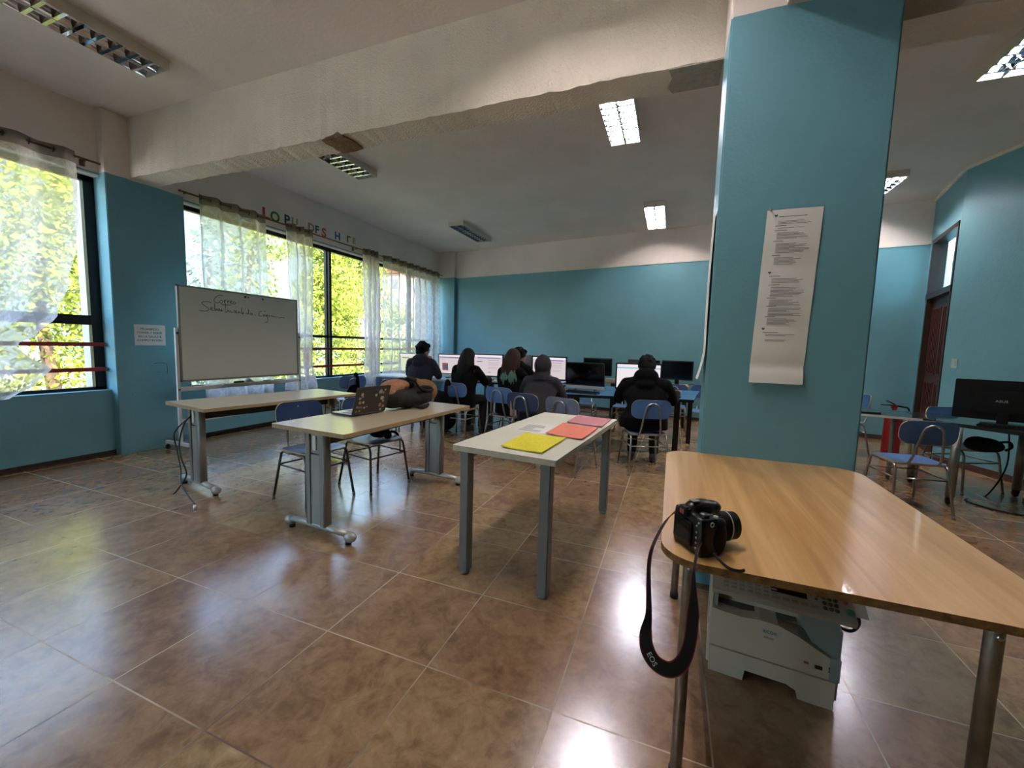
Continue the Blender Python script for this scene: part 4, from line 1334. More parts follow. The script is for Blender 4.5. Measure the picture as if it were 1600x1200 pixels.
monitor('monitor', 'grey-framed monitor with a picture page between two students', (6.08, 3.40, 0.75), 0.0, 0.60, 0.36, M_greyp, 0.05, page2, 'wire', 0.08, True, group=MT)
monitor('monitor', 'black monitor with a violet-barred page left of the brown-haired student', (6.05, 2.76, 0.75), 0.0, 0.53, 0.37, M_black, 0.06, page, 'foot', 0.05, group=MT)
monitor('monitor', 'black monitor with a violet-barred page right of the hooded student', (5.98, 1.72, 0.75), -0.02, 0.55, 0.36, M_black, 0.07, page, 'foot', 0.05, group=MT)
monitor('monitor', 'black monitor with a white page in front of the student in the black hoodie', (5.42, 0.385, 0.75), 0.12, 0.56, 0.34, M_black, 0.055, page5, 'foot', 0.05, group=MT)
monitor('all_in_one_computer', 'black all-in-one computer with silver base on the blue table', (5.50, 1.075, 0.75), -0.10, 0.53, 0.33, M_black, 0.045, None, 'wire', 0.16, True, 'computer', MT)
monitor('monitor', 'grey monitor back behind the brown-haired student', (6.74, 2.46, 0.75), PI, 0.50, 0.36, M_greyp, 0.06, None, 'foot', 0, group=MT)
monitor('monitor', 'grey monitor back rising behind the raised hood', (6.74, 1.98, 0.75), PI, 0.54, 0.35, M_greyp, 0.06, None, 'foot', 0, group=MT)
monitor('monitor', 'dark monitor by the far wall behind the all-in-one computer', (7.72, 1.29, 0.72), -0.15, 0.55, 0.33, M_black, 0.09, None, 'foot', 0, group=MT)
monitor('monitor', 'dark monitor whose top shows above the head of the student in black', (7.60, 0.46, 0.72), -0.15, 0.55, 0.33, M_black, 0.09, None, 'foot', 0, group=MT)
monitor('monitor', 'dark monitor on a stand nearest the pillar by the far wall', (7.56, -0.095, 0.72), -0.15, 0.51, 0.33, M_black, 0.095, None, 'foot', 0, group=MT)
# large monitor seen from behind on the right
e = monitor('monitor', 'large black monitor seen from behind at the right edge', (4.99, -2.79, 0.735), PI-0.46, 0.62, 0.36, M_black, 0.035, None, 'foot', 0.0)
text('logo', 'ASUS', 0.030, M_silver, (0.0535, -0.055, 0.20), (PI/2, 0, PI/2), e, sx=1.1)

def keyboard(label, loc, rz, w_=0.44, mt=M_black, g='keyboards on the tables'):
    e = thing('keyboard', label, 'keyboard', loc, rz, g)
    MB().add([(-0.065, -w_/2, 0), (0.065, -w_/2, 0), (0.065, w_/2, 0), (-0.065, w_/2, 0), (-0.065, -w_/2, 0.010), (0.065, -w_/2, 0.022), (0.065, w_/2, 0.022), (-0.065, w_/2, 0.010)],
             [(0, 3, 2, 1), (4, 5, 6, 7), (0, 1, 5, 4), (1, 2, 6, 5), (2, 3, 7, 6), (3, 0, 4, 7)]).build('case', mt, e, bevel=0.002)
    k = MB()
    for r in range(5):
        x = -0.05+r*0.023; n = 15
        for c2 in range(n):
            y = -w_/2+0.012+c2*(w_-0.024)/n
            z = 0.012+(x+0.065)/0.13*0.012
            k.box(x, x+0.018, y, y+(w_-0.024)/n*0.8, z-0.002, z+0.005)
    k.build('key_caps', M_blackm if mt is not M_silver else M_white, e)
    return e
keyboard('black keyboard in front of the silver-based computer', (5.13, 1.04, 0.75), -0.19)
keyboard('silver keyboard by the arm of the brown-haired student', (5.90, 2.68, 0.75), 0.0, 0.40, M_silver)
keyboard('pale keyboard beside the navy-hooded student', (5.84, 3.86, 0.75), 0.0, 0.40, M_silver)
keyboard('black keyboard under the big monitor on the castor desk', (4.72, -2.72, 0.735), PI-0.46, 0.42)
def mouse(label, loc, rz):
    e = MB().ell((0, 0, 0.012), (0.052, 0.031, 0.020), 14, 8).build('computer_mouse', M_black); e.location = loc; e.rotation_euler = (0, 0, rz)
    tag(e, label, 'mouse', 'computer mice'); return e
mouse('black mouse under the right hand of the student in black', (5.32, -0.10, 0.751), 0)
def cables(label, pts, r=0.004, name='cable'):
    o = MB().tube(smooth_path(pts, 6), r, 6).build(name, M_cable); tag(o, label, 'cable', 'loose black cables'); return o
cables('tangle of thin cables left of the silver-based computer', [(5.85, 1.50, 0.757), (5.9, 1.38, 0.76), (5.75, 1.3, 0.78), (5.72, 1.45, 0.757), (5.9, 1.5, 0.79), (6.0, 1.3, 0.757), (5.8, 1.2, 0.757), (5.70, 1.35, 0.78), (5.62, 1.22, 0.757)])
cables('cable looping down from the far monitor beside the pillar', [(7.66, -0.28, 0.727), (7.60, -0.38, 0.74), (7.45, -0.50, 0.60), (7.4, -0.56, 0.40), (7.4, -0.60, 0.10), (7.4, -0.6, 0.006)], 0.006)
cables('cable looping on the floor under the castor desk', [(5.45, -3.10, 0.70), (5.40, -3.10, 0.30), (5.25, -2.90, 0.008), (5.0, -2.62, 0.006), (4.78, -2.72, 0.006), (4.72, -2.95, 0.006), (4.75, -3.3, 0.006), (4.6, -3.6, 0.006)], 0.007)
cables('thin cable hanging behind the far leg of the beech table', [(2.35, -0.05, 0.725), (2.33, -0.03, 0.66), (2.33, -0.02, 0.52), (2.31, -0.045, 0.40), (2.32, -0.09, 0.33)], 0.003)

# ================================================================== WHITEBOARD
YB = 5.20
e = thing('whiteboard', 'mobile whiteboard with faint handwriting on a white stand', 'whiteboard', (3.76, YB, 0))
x0, x1, z0, z1 = -0.79, 0.79, 0.805, 1.905
f = MB()
f.box(x0, x1, -0.014, 0.014, z0, z0+0.022); f.box(x0, x1, -0.014, 0.014, z1-0.022, z1)
f.box(x0, x0+0.022, -0.014, 0.014, z0, z1); f.box(x1-0.022, x1, -0.014, 0.014, z0, z1)
f.build('frame', M_wbf, e)
MB().box(x0+0.02, x1-0.02, -0.009, 0.009, z0+0.02, z1-0.02).build('board', M_wb, e)
s = MB()
for x in (x0-0.022, x1+0.022):
    s.box(x-0.014, x+0.014, -0.014, 0.014, 0.09, 1.42)
    s.box(x-0.016, x+0.016, -0.26, 0.26, 0.075, 0.11)
s.box(x0-0.01, x1+0.01, -0.012, 0.012, 0.70, 0.745); s.box(x0-0.01, x1+0.01, -0.012, 0.012, 0.33, 0.375)
st_ = s.build('stand', M_wbs, e)
for x in (x0-0.022, x1+0.022):
    for y in (-0.235, 0.235):
        MB().lathe([(0, -0.012), (0.028, -0.012), (0.032, 0), (0.028, 0.012), (0, 0.012)], 14, T=tr(x, y+0.01, 0.032) @ rot(0, PI/2, 0)).box(x-0.006, x+0.006, y-0.012, y+0.012, 0.03, 0.078).build('castor', M_rubber, st_)
    MB().ell((x, -0.018, 1.36), (0.012, 0.012, 0.012)).ell((x, -0.018, 0.72), (0.01, 0.01, 0.01)).build('knob', M_black, st_)
MB().add([(-0.06, -0.02, 0.745), (0.10, -0.02, 0.745), (0.02, -0.02, 0.80), (-0.06, 0.02, 0.745), (0.10, 0.02, 0.745), (0.02, 0.02, 0.80)], [(0, 1, 2), (3, 5, 4), (0, 3, 4, 1), (1, 4, 5, 2), (2, 5, 3, 0)]).build('catch', M_greyp, e)
MB().box(-0.35, 0.45, -0.07, -0.012, 0.742, 0.748).box(-0.35, 0.45, -0.072, -0.068, 0.742, 0.757).build('tray', M_wbs, e)
# handwriting strokes, board coordinates u (0..1 from left), v (0..1 from bottom)
strk = [
 [(0.315, .955), (0.285, .955), (0.255, .92), (0.245, .885), (0.265, .865), (0.29, .875)],
 [(0.30, .90), (0.29, .885), (0.30, .868), (0.315, .88), (0.312, .90), (0.30, .90)],
 [(0.325, .905), (0.328, .872), (0.33, .90), (0.345, .91)], [(0.35, .905), (0.353, .875), (0.356, .90), (0.37, .91)],
 [(0.372, .885), (0.388, .90), (0.378, .905), (0.372, .885), (0.385, .872), (0.398, .885)],
 [(0.40, .895), (0.395, .88), (0.408, .872), (0.418, .885), (0.410, .90), (0.40, .895)],
 [(0.225, .86), (0.19, .87), (0.155, .85), (0.175, .82), (0.205, .79), (0.19, .765), (0.15, .76), (0.135, .765)],
 [(0.215, .785), (0.235, .80), (0.225, .81), (0.215, .79), (0.228, .775), (0.243, .785)],
 [(0.25, .86), (0.25, .78), (0.262, .80), (0.268, .785), (0.25, .775)],
 [(0.285, .80), (0.272, .79), (0.282, .775), (0.288, .80), (0.292, .775), (0.305, .80), (0.30, .775), (0.312, .785)],
 [(0.335, .87), (0.33, .775), (0.345, .772)], [(0.30, .85), (0.375, .855)],
 [(0.345, .775), (0.352, .795), (0.358, .775), (0.372, .79), (0.375, .772), (0.392, .775)],
 [(0.41, .80), (0.40, .785), (0.412, .77), (0.418, .80), (0.42, .77), (0.43, .768)],
 [(0.436, .79), (0.438, .768), (0.45, .79), (0.455, .768)],
 [(0.468, .84), (0.466, .765), (0.48, .785), (0.476, .762), (0.466, .77)], [(0.49, .77), (0.50, .768)],
 [(0.515, .79), (0.512, .765), (0.527, .785), (0.524, .83), (0.53, .762)], [(0.55, .785), (0.54, .77), (0.553, .76), (0.556, .785), (0.565, .76)],
 [(0.585, .765), (0.592, .76)],
 [(0.65, .82), (0.63, .815), (0.618, .78), (0.625, .755), (0.645, .76)],
 [(0.668, .78), (0.655, .77), (0.665, .755), (0.672, .78), (0.676, .755)], [(0.67, .815), (0.68, .83)],
 [(0.698, .78), (0.685, .77), (0.692, .755), (0.70, .78), (0.705, .71), (0.69, .68), (0.675, .69)],
 [(0.715, .78), (0.717, .757), (0.727, .778)], [(0.735, .765), (0.742, .775), (0.748, .76), (0.755, .775), (0.762, .758), (0.775, .77), (0.785, .757), (0.80, .765), (0.82, .755), (0.85, .762), (0.875, .755)],
]
hw_ = MB()
for st in strk:
    pts = [(x0+0.02+(x1-x0-0.04)*u, -0.0096, z0+0.02+(z1-z0-0.04)*v+0.02*0) for u, v in st]
    pp = smooth_path(pts, 4)
    for a, b in zip(pp, pp[1:]):
        d = (b-a); 
        if d.length < 1e-5: continue
        nrm = Vector((-d.z, 0, d.x)).normalized()*0.0032
        hw_.add([a-nrm, b-nrm, b+nrm, a+nrm], [(0, 1, 2, 3)])
hw_.build('handwriting', M_ink, e)
for u, mt, lb in ((0.50, M_ink, 'black round magnet at the top of the whiteboard'), (0.525, M_stick[3], 'tan round magnet at the top of the whiteboard'), (0.655, M_redb, 'red round magnet at the top of the whiteboard')):
    o = MB().lathe([(0, 0), (0.014, 0), (0.012, 0.01), (0, 0.01)], 14).build('magnet', mt)
    o.location = (3.76+x0+(x1-x0)*u, YB-0.0095, z1-0.05); o.rotation_euler = (PI/2, 0, 0); tag(o, lb, 'magnet', 'magnets on the whiteboard')
o = MB().box(-0.06, 0.06, -0.02, 0.02, 0, 0.03).build('board_eraser', M_black, bevel=0.004); o.location = (3.62, YB-0.045, 0.7485); tag(o, 'dark felt eraser on the whiteboard tray', 'eraser')
for k, (xx, mt) in enumerate(((3.95, M_ink), (4.12, M_ink))):
    o = MB().tube([(0, 0, 0), (0.11, 0, 0)], 0.008, 8).build('marker_pen', mt); o.location = (xx, YB-0.05, 0.757); tag(o, ['black marker near the middle of the whiteboard tray', 'black marker at the right end of the whiteboard tray'][k], 'marker', 'markers on the whiteboard tray')

# ---- wall letters
lets = [('L', 4.42, 3.095, 0.150, '#b0333c', 'red', 1.2), ('O', 4.555, 3.088, 0.150, '#2f7a2e', 'green', 0.9), ('P', 4.79, 3.11, 0.14, '#1f4878', 'dark blue', 1.0), ('U', 4.925, 3.13, 0.115, '#9d966f', 'faded yellow', 1.0),
        ('D', 5.235, 3.125, 0.125, '#9c8880', 'faded pink', 1.0), ('F', 5.38, 3.125, 0.122, '#1c6a5c', 'teal green', 1.0), ('S', 5.52, 3.10, 0.145, '#c4522f', 'orange', 1.05), ('H', 5.81, 3.13, 0.128, '#235ca8', 'blue', 1.0),
        ('\u0393', 6.10, 3.14, 0.115, '#2b7a38', 'green', 1.0), ('E', 6.25, 3.155, 0.105, '#a39c5a', 'faded yellow', 1.0)]
names = {'L': 'L', 'O': 'O', 'P': 'P', 'U': 'U', 'D': 'D', 'F': 'F-shaped', 'S': 'S', 'H': 'H', '\u0393': 'hook-shaped', 'E': 'E'}
for ch, x, z, h, colr, cn, sx in lets:
    mt = mat('card_'+cn.replace(' ', '_')+'_'+str(int(x*100)), colr, 0.8, vary=0.05)
    o = text('wall_letter', ch, h*1.40, mt, (x, YW-0.003, z), (PI/2, 0, 0), None, 0.0015, sx=sx*1.05)
    for mod in (0.006,):
        so = bpy.data.curves.new('t', 'FONT'); so.body = ch; so.size = h*1.40; so.extrude = 0.0015; so.offset = 0.006; so.resolution_u = 3
        t_ = bpy.data.objects.new('t', so); C.objects.link(t_)
        me = bpy.data.meshes.new_from_object(t_.evaluated_get(bpy.context.evaluated_depsgraph_get()))
        bpy.data.objects.remove(t_); me.materials.clear(); me.materials.append(mt); o.data = me
    tag(o, cn+' paper letter '+names[ch]+' on the wall above the long window', 'letter', 'paper letters above the long window')

# ---- notice on the left column
e = thing('notice_sheet', 'white printed notice on the teal column left of the whiteboard', 'notice', (2.904, 5.588, 1.33))
MB().box(-0.15, 0.15, -0.0025, 0, -0.117, 0.117).build('paper', M_paper, e)
for i, t_ in enumerate(('PROHIBIDO', 'COMER Y BEBER', 'EN LA SALA DE', 'COMPUTACI\u00d3N')):
    text('printed_text', t_, 0.034, M_ink, (-0.005, -0.0035, 0.055-i*0.042), (PI/2, 0, 0), e, 0.0003, 'CENTER', sx=0.98)
# ---- long notice on the pillar (faces -x)
e = thing('long_notice', 'three joined printed sheets hanging on the pillar', 'notice', (2.47, -0.52, 1.60))
def lp(y, z, d): return (-d, y, z)
sl_ = 0.022
P = []
for i in range(41):
    t = i/40; z = 0.435-0.872*t
    bul = 0.003+0.004*abs(math.sin(t*3*PI))+(0.022*((t-0.86)/0.14)**1.0 if t > 0.86 else 0)-(0.012*math.exp(-((t-0.9)/0.03)**2))
    sh = 0.105-0.018*t*0
    row = []
    for j in range(9):
        u = j/8
        y = 0.118-0.238*u+0.016*t*1.6-0.005
        row.append(lp(y, z, bul+0.004*math.sin(u*PI)))
    P.append(row)
MB().grid(P).build('paper', M_paper, e)
tl = MB(); rr = random.Random(11)
def line(yl, yr, z, th=0.0020, mi=0):
    t = (0.435-z)/0.872; off = 0.016*t*1.6-0.005
    bul = 0.003+0.004*abs(math.sin(t*3*PI))+0.0065
    tl.add([lp(yl+off, z, bul), lp(yr+off, z, bul), lp(yr+off, z+th, bul), lp(yl+off, z+th, bul)], [(0, 1, 2, 3)], mi)
def heart(y, z, s):
    t = (0.435-z)/0.872; off = 0.016*t*1.6-0.005
    bul = 0.003+0.004*abs(math.sin(t*3*PI))+0.0068
    pts = []
    for k in range(20):
        a = 2*PI*k/20
        pts.append(lp(y+off-s*16*math.sin(a)**3/16, z+s*(13*math.cos(a)-5*math.cos(2*a)-2*math.cos(3*a)-math.cos(4*a))/16, bul))
    tl.add(pts, [tuple(range(20))])
heart(0.078, 0.405, 0.0075); heart(0.078, 0.125, 0.0075); heart(0.078, -0.158, 0.0075)
line(0.065, -0.055, 0.397, 0.003)
for zz, k in ((0.375, 3), (0.353, 0), (0.342, 1), (0.330, 0), (0.318, 3), (0.296, 2), (0.278, 0), (0.265, 8), (0.208, 0), (0.196, 6), (0.105, 0), (0.092, 4), (0.062, 0), (0.048, 8), (-0.004, 0), (-0.015, 5), (-0.045, 0), (-0.056, 7), (-0.098, 0), (-0.108, 6), (-0.178, 0), (-0.188, 2), (-0.215, 2)):
    if k == 0: line(0.078, 0.078-rr.uniform(0.03, 0.07), zz, 0.0028)
    for q in range(k): line(0.066, 0.066-rr.uniform(0.08, 0.145), zz-q*0.0062)
tl.build('printed_text', M_inkg, e)
MB().ell(lp(0.10, 0.438, 0.006), (0.006, 0.006, 0.006)).build('pin', M_stick[0], e)
# second notice on the side face of the pillar, curling outwards
e = thing('side_notice', 'white paper strip curling off the narrow side of the pillar', 'notice', (2.63, -0.18, 1.62))
P = []
for i in range(31):
    t = i/30; z = 0.47-0.93*t
    out_ = 0.006+0.006*math.sin(t*PI)+(0.034*((t-0.80)/0.20)**1.6 if t > 0.80 else 0)
    P.append([(-0.11+0.22*j/4, out_+0.004*math.sin(j), z) for j in range(5)])
MB().grid(P).build('paper', M_paper, e)
# light switch on the right wall
sw = thing('light_switch', 'small pale double switch plate on the right wall', 'switch', (6.718, -3.262, 1.253), math.atan2(ey, ex)+PI)
MB().box(-0.04, 0.04, -0.002, 0.010, -0.06, 0.06).build('plate', mat('pale_teal_plate', '#9fb9b6', 0.5), sw, bevel=0.003)
for zz in (-0.02, 0.02):
    MB().box(-0.018, 0.018, 0.010, 0.014, zz-0.010, zz+0.010).build('rocker', M_silver, sw)
# fire extinguisher
e = thing('fire_extinguisher', 'red fire extinguisher standing below the switch side of the door', 'fire extinguisher', (6.55, -2.66, 0))
MB().lathe([(0, 0), (0.085, 0.0), (0.09, 0.03), (0.09, 0.52), (0.08, 0.57), (0.04, 0.61), (0.022, 0.63), (0.022, 0.665), (0, 0.665)], 24).build('cylinder', M_red, e)
MB().tube([(0, 0, 0.66), (-0.0, 0.02, 0.69)], 0.018, 10).box(-0.02, 0.02, -0.02, 0.03, 0.665, 0.71).build('valve', M_red, e)
MB().tube([(0, 0.0, 0.715), (0, 0.09, 0.76)], 0.008, 8).tube([(0, 0.0, 0.70), (0, 0.14, 0.705)], 0.008, 8).build('lever', M_black, e)
MB().tube(smooth_path([(0, 0, 0.70), (0.0, -0.08, 0.69), (0.02, -0.15, 0.66), (0.03, -0.16, 0.5), (0.03, -0.13, 0.25)], 5), 0.011, 8).build('hose', M_black, e)

# ================================================================== LAPTOP, BAGS
e = thing('laptop', 'open black laptop with sticker-covered lid on the maple desk', 'laptop', (2.46, 2.335, 0.75), 0)
# base: hinge edge runs from (2.44,2.19) to (2.745,2.15); keyboard side towards +y... built in local frame: x along hinge
e.location = (2.575, 2.20, 0.75); e.rotation_euler = (0, 0, -7*PI/180)
b = MB(); b.prism(rrect(0.335, 0.235, 0.012, 3, 0, 0.1175), 0.004, 0.018); b.build('base', M_lapt, e, bevel=0.002)
k = MB(); k.prism(rrect(0.325, 0.225, 0.01, 3, 0, 0.1175), 0.018, 0.0186)
k.build('palm_rest', M_keys, e)
k = MB()
for r in range(6):
    for c2 in range(15):
        x = -0.148+c2*0.0198; y = 0.03+r*0.0185
        k.box(x, x+0.0165, y, y+0.015, 0.0186, 0.0200)
k.box(-0.05, 0.05, 0.152, 0.215, 0.0186, 0.0190)
k.build('keys', M_greyp, e)
LT = tr(0, 0.0, 0.014) @ rot(18*PI/180, 0, 0)   # lid rises from the hinge and leans back
l = MB(); l.prism(rrect(0.335, 0.225, 0.012, 3, 0, 0.1125), -0.004, 0.004, T=LT @ rot(PI/2, 0, 0))
lid = l.build('lid', M_lapt, e)
s = MB(); s.prism(rrect(0.315, 0.195, 0.004, 2, 0, 0.12), 0.0, 0.0006, T=LT @ tr(0, 0.0042, 0) @ rot(PI/2, 0, 0)); s.build('screen', M_screenoff, lid)
st = MB(); rr = random.Random(4)
spots = [(-0.11, 0.165, 0.017), (-0.125, 0.135, 0.014), (-0.10, 0.145, 0.012), (-0.118, 0.10, 0.016), (-0.085, 0.10, 0.013), (-0.135, 0.065, 0.011), (-0.115, 0.06, 0.010), (-0.095, 0.06, 0.009), (-0.065, 0.055, 0.010), (-0.04, 0.06, 0.008),
         (-0.135, 0.03, 0.011), (-0.105, 0.03, 0.010), (0.03, 0.15, 0.014), (0.07, 0.175, 0.022), (0.10, 0.165, 0.014), (0.115, 0.19, 0.012), (0.10, 0.12, 0.020), (0.118, 0.095, 0.014), (0.095, 0.06, 0.018), (0.13, 0.045, 0.014), (0.11, 0.02, 0.012)]
for i, (x, z, r) in enumerate(spots):
    n = rr.choice([5, 6, 8, 12]); jit = [rr.uniform(0.75, 1.1) for _ in range(n)]
    pts = [LT @ Vector((x+r*jit[q]*math.cos(2*PI*q/n), -0.0048, z+r*jit[q]*math.sin(2*PI*q/n))) for q in range(n)]
    st.add(pts, [tuple(range(n))], i % 4)
st.build('sticker', M_stick, lid)
hg = MB(); hg.tube([(-0.13, 0, 0.012), (0.13, 0, 0.012)], 0.007, 8); hg.build('hinge', M_lapt, e)

def blobs(items):
    mb = MB()
    for it in items:
        c, r = it[0], it[1]
        R_ = Euler(it[2]).to_matrix() if len(it) > 2 else None
        mb.ell(c, r, 18, 12, R=R_)
    return mb
# brown backpack lying on the desk
e = thing('backpack', 'brown and dark olive backpack lying on the maple desk behind the laptop', 'backpack', (3.03, 2.18, 0.75), -4*PI/180)
e.scale = (1.0, 1.0, 1.22)
solid(blobs([((0.02, 0, 0.075), (0.27, 0.14, 0.075)), ((0.12, -0.02, 0.085), (0.19, 0.13, 0.08)), ((-0.14, 0.02, 0.085), (0.15, 0.13, 0.08)), ((0.22, 0.0, 0.07), (0.12, 0.12, 0.065))]), 'body', M_olive, e, 0.010, 5)
solid(blobs([((0.16, 0.0, 0.135), (0.19, 0.125, 0.065), (0, 0.28, 0)), ((0.25, -0.01, 0.105), (0.10, 0.135, 0.09)), ((0.05, 0.02, 0.16), (0.09, 0.10, 0.045), (0, 0.1, 0.2))]), 'top_flap', M_tan, e, 0.009, 4)
solid(blobs([((-0.14, 0.03, 0.155), (0.14, 0.10, 0.052), (0, -0.15, 0.1)), ((-0.05, 0.02, 0.165), (0.07, 0.09, 0.04)), ((-0.21, 0.02, 0.125), (0.07, 0.09, 0.04))]), 'front_pocket', M_tan2, e, 0.009, 4)
MB().tube(smooth_path([(0.0, -0.10, 0.20), (0.02, -0.135, 0.15), (0.10, -0.145, 0.125), (0.2, -0.135, 0.12), (0.28, -0.10, 0.13)], 6), 0.010, 8).build('zip', M_blackm, e)
MB().tube(smooth_path([(0.0, 0.0, 0.205), (-0.02, -0.04, 0.215), (0.02, -0.08, 0.20), (0.05, -0.06, 0.205), (0.03, 0.0, 0.215)], 5), 0.013, 8).build('handle', M_blackm, e)
MB().tube(smooth_path([(-0.06, -0.13, 0.03), (-0.05, -0.17, 0.02), (0.0, -0.185, 0.013), (0.07, -0.175, 0.014), (0.12, -0.155, 0.02)], 6), 0.012, 8).build('shoulder_strap', M_blackm, e)
solid(blobs([((0.15, -0.112, 0.135), (0.11, 0.022, 0.024), (0.25, 0.12, 0)), ((0.05, -0.118, 0.11), (0.05, 0.02, 0.02)), ((-0.01, 0.02, 0.172), (0.028, 0.115, 0.045), (0, 0, 0.15))]), 'dark_opening_band', M_blackm, e, 0.007, 3)  # black lumps paint the shade in the bag's opening, plus a dark band
MB().ell((0.24, -0.05, 0.178), (0.022, 0.012, 0.006)).build('zip_pull', M_screw, e)
# black bag on the chair seat, its strap hanging down
e = thing('shoulder_bag', 'small black bag on the navy chair with a strap dangling below the seat', 'bag', (3.08, 2.48, 0.436), 0.3)
solid(blobs([((0.0, 0.02, 0.05), (0.11, 0.09, 0.05)), ((-0.06, -0.08, 0.035), (0.05, 0.035, 0.035)), ((0.06, 0.06, 0.05), (0.08, 0.07, 0.045))]), 'body', M_blackc, e, 0.009, 4)
MB().tube(smooth_path([(0.10, -0.02, 0.03), (0.15, -0.07, 0.02), (0.168, -0.11, -0.04), (0.166, -0.115, -0.16), (0.168, -0.115, -0.19)], 6), [0.012]*10+[0.006]*15, 7).build('strap', M_blackc, e)
# bags hung over chair backs
def hung_bag(x, y, rz, label, s=1.0):
    e = thing('hanging_bag', label, 'bag', (x, y, 0.30), rz)
    solid(blobs([((0, 0, 0.18*s), (0.07*s, 0.16*s, 0.17*s)), ((-0.02, 0, 0.09*s), (0.08*s, 0.15*s, 0.10*s)), ((-0.01, 0.0, 0.30*s), (0.045*s, 0.10*s, 0.09*s))]), 'body', M_blackc, e, 0.011, 4)
    MB().tube(smooth_path([(-0.02, -0.05, 0.34*s), (0.0, -0.045, 0.47), (0.045, -0.04, 0.525), (0.09, -0.04, 0.47)], 5), 0.026, 8).build('strap', M_blackc, e)
    return e
hung_bag(4.80, 2.85, 0, 'black bag hanging from the chair back of the long-haired student')
hung_bag(4.95, 4.50, 1.1, 'black backpack hanging from the chair by the window', 0.95)
# black bag on the chair under the castor desk
e = thing('handbag', 'black bag lying on the chair under the castor desk', 'bag', (5.20, -2.80, 0.436), 0.4)
solid(blobs([((0, 0, 0.07), (0.10, 0.16, 0.07)), ((0.0, 0.05, 0.09), (0.08, 0.10, 0.06)), ((0, -0.08, 0.06), (0.09, 0.09, 0.06))]), 'body', M_blackm, e, 0.01, 4)
MB().tube(smooth_path([(-0.03, -0.12, 0.10), (-0.06, -0.18, 0.11), (-0.05, -0.22, 0.06), (-0.02, -0.2, 0.02)], 5), 0.012, 7).build('handle', M_black, e)
o = solid(blobs([((0, 0, 0), (0.030, 0.030, 0.030)), ((0.0, 0.01, -0.035), (0.022, 0.022, 0.025)), ((0, 0, 0.035), (0.008, 0.008, 0.02))]), 'keychain', mat('pale_pink_fluff', '#d9a8a0', 0.95, vary=0.2, bump=0.5), None, 0.006, 2)
o.location = (4.915, 2.68, 0.43); tag(o, 'pale pink fluffy keychain hanging below the bag on the chair back', 'keychain')
cl_ = MB(); cl_.grid([[(0.012*math.sin(j*1.3+i*0.2), -0.035+0.07*j/8, 0.0-0.17*i/8) for j in range(9)] for i in range(9)])
o = cl_.build('cloth_strip', mat('beige_cloth', '#b8ab98', 0.95, vary=0.15)); o.location = (4.30, 1.515+0.125, 0.70); tag(o, 'beige cloth hanging beside the navy chair of the hooded student', 'cloth')
# school bag on the floor between chairs
e = thing('school_bag', 'dark school bag on the floor left of the chair of the long-haired student', 'bag', (5.45, 3.18, 0))
solid(blobs([((0, 0, 0.19), (0.12, 0.17, 0.19)), ((-0.06, 0, 0.12), (0.09, 0.15, 0.12))]), 'body', M_blackm, e, 0.012, 4)
MB().ell((-0.135, 0.03, 0.20), (0.006, 0.012, 0.012)).build('badge', M_paper, e)
# dark box of a network switch and a bowl-like dish on the glass table
e = thing('tray', 'dark dish on the glass-topped table beside the pillar', 'tray', (5.38, -1.72, 0.735))
MB().lathe([(0, 0), (0.07, 0), (0.13, 0.035), (0.125, 0.037), (0.06, 0.008), (0, 0.008)], 20).build('dish', M_black, e)
o = MB().prism(rrect(0.05, 0.18, 0.01, 2), 0, 0.012).build('remote_control', M_black); o.location = (5.22, -1.93, 0.7352); o.rotation_euler = (0, 0, 0.3)
tag(o, 'small black device lying on the glass-topped table', 'remote')
o = MB().box(-0.07, 0.07, -0.10, 0.10, 0, 0.05).build('router_box', M_silver, bevel=0.006); o.location = (7.66, 1.02, 0.7202)
tag(o, 'pale box under the dark monitor by the far wall', 'box')

# ================================================================== PRINTER (front faces local -x)
e = thing('photocopier', 'warm grey office copier on the floor under the beech table', 'copier', (1.776, -0.424, 0), -5.5*PI/180)
PW, PD = 0.21, 0.40
fr = MB()   # front outline in y-z, extruded along x: feet with notches, wavy top
b = MB()
prof = [(-PW, 0.0), (-0.10, 0.0), (-0.095, 0.03), (-0.06, 0.045), (0.08, 0.045), (0.085, 0.0), (PW, 0.0), (PW, 0.108), (-PW, 0.108)]
Tm = Matrix(((0, 0, 1, 0), (1, 0, 0, 0), (0, 1, 0, 0), (0, 0, 0, 1)))
b.prism(prof, 0.0, PD, T=Tm); b.build('paper_drawer', M_print, e)
body = MB()
top = [(PW, 0.27), (0.17, 0.265), (0.10, 0.262), (0.04, 0.27), (-0.02, 0.268), (-0.09, 0.245), (-0.15, 0.215), (-PW+0.0, 0.185)]
body.prism([(-PW, 0.112), (PW, 0.112)]+top, 0.004, 0.10, T=Tm)
body.box(0.10, PD, -PW, PW, 0.112, 0.30)
body.build('body', M_print, e)
c = MB(); c.box(0.002, 0.09, -PW-0.012, -PW+0.02, 0.112, 0.20).box(0.02, PD, -PW-0.012, -PW, 0.03, 0.30); c.build('side_cover', M_print2, e)
c = MB(); c.box(0.02, PD, PW-0.002, PW+0.010, 0.02, 0.44); c.build('left_cover', M_print, e, bevel=0.003)
c = MB(); c.box(0.10, 0.20, PW+0.0095, PW+0.012, 0.14, 0.34).box(0.06, 0.085, PW+0.0095, PW+0.012, 0.16, 0.30); c.build('blue_label', M_printb, e)
c = MB(); c.box(0.0, PD, -PW, -0.09, 0.205, 0.405); 
c = MB(); c.prism([(-PW, 0.19), (-0.13, 0.235), (-0.09, 0.30), (-0.085, 0.405), (-PW, 0.405)], 0.015, PD, T=Tm); c.build('right_column', M_print2, e)
c = MB(); c.box(0.03, PD, PW-0.02, PW, 0.26, 0.42); c.build('left_post', M_print2, e)
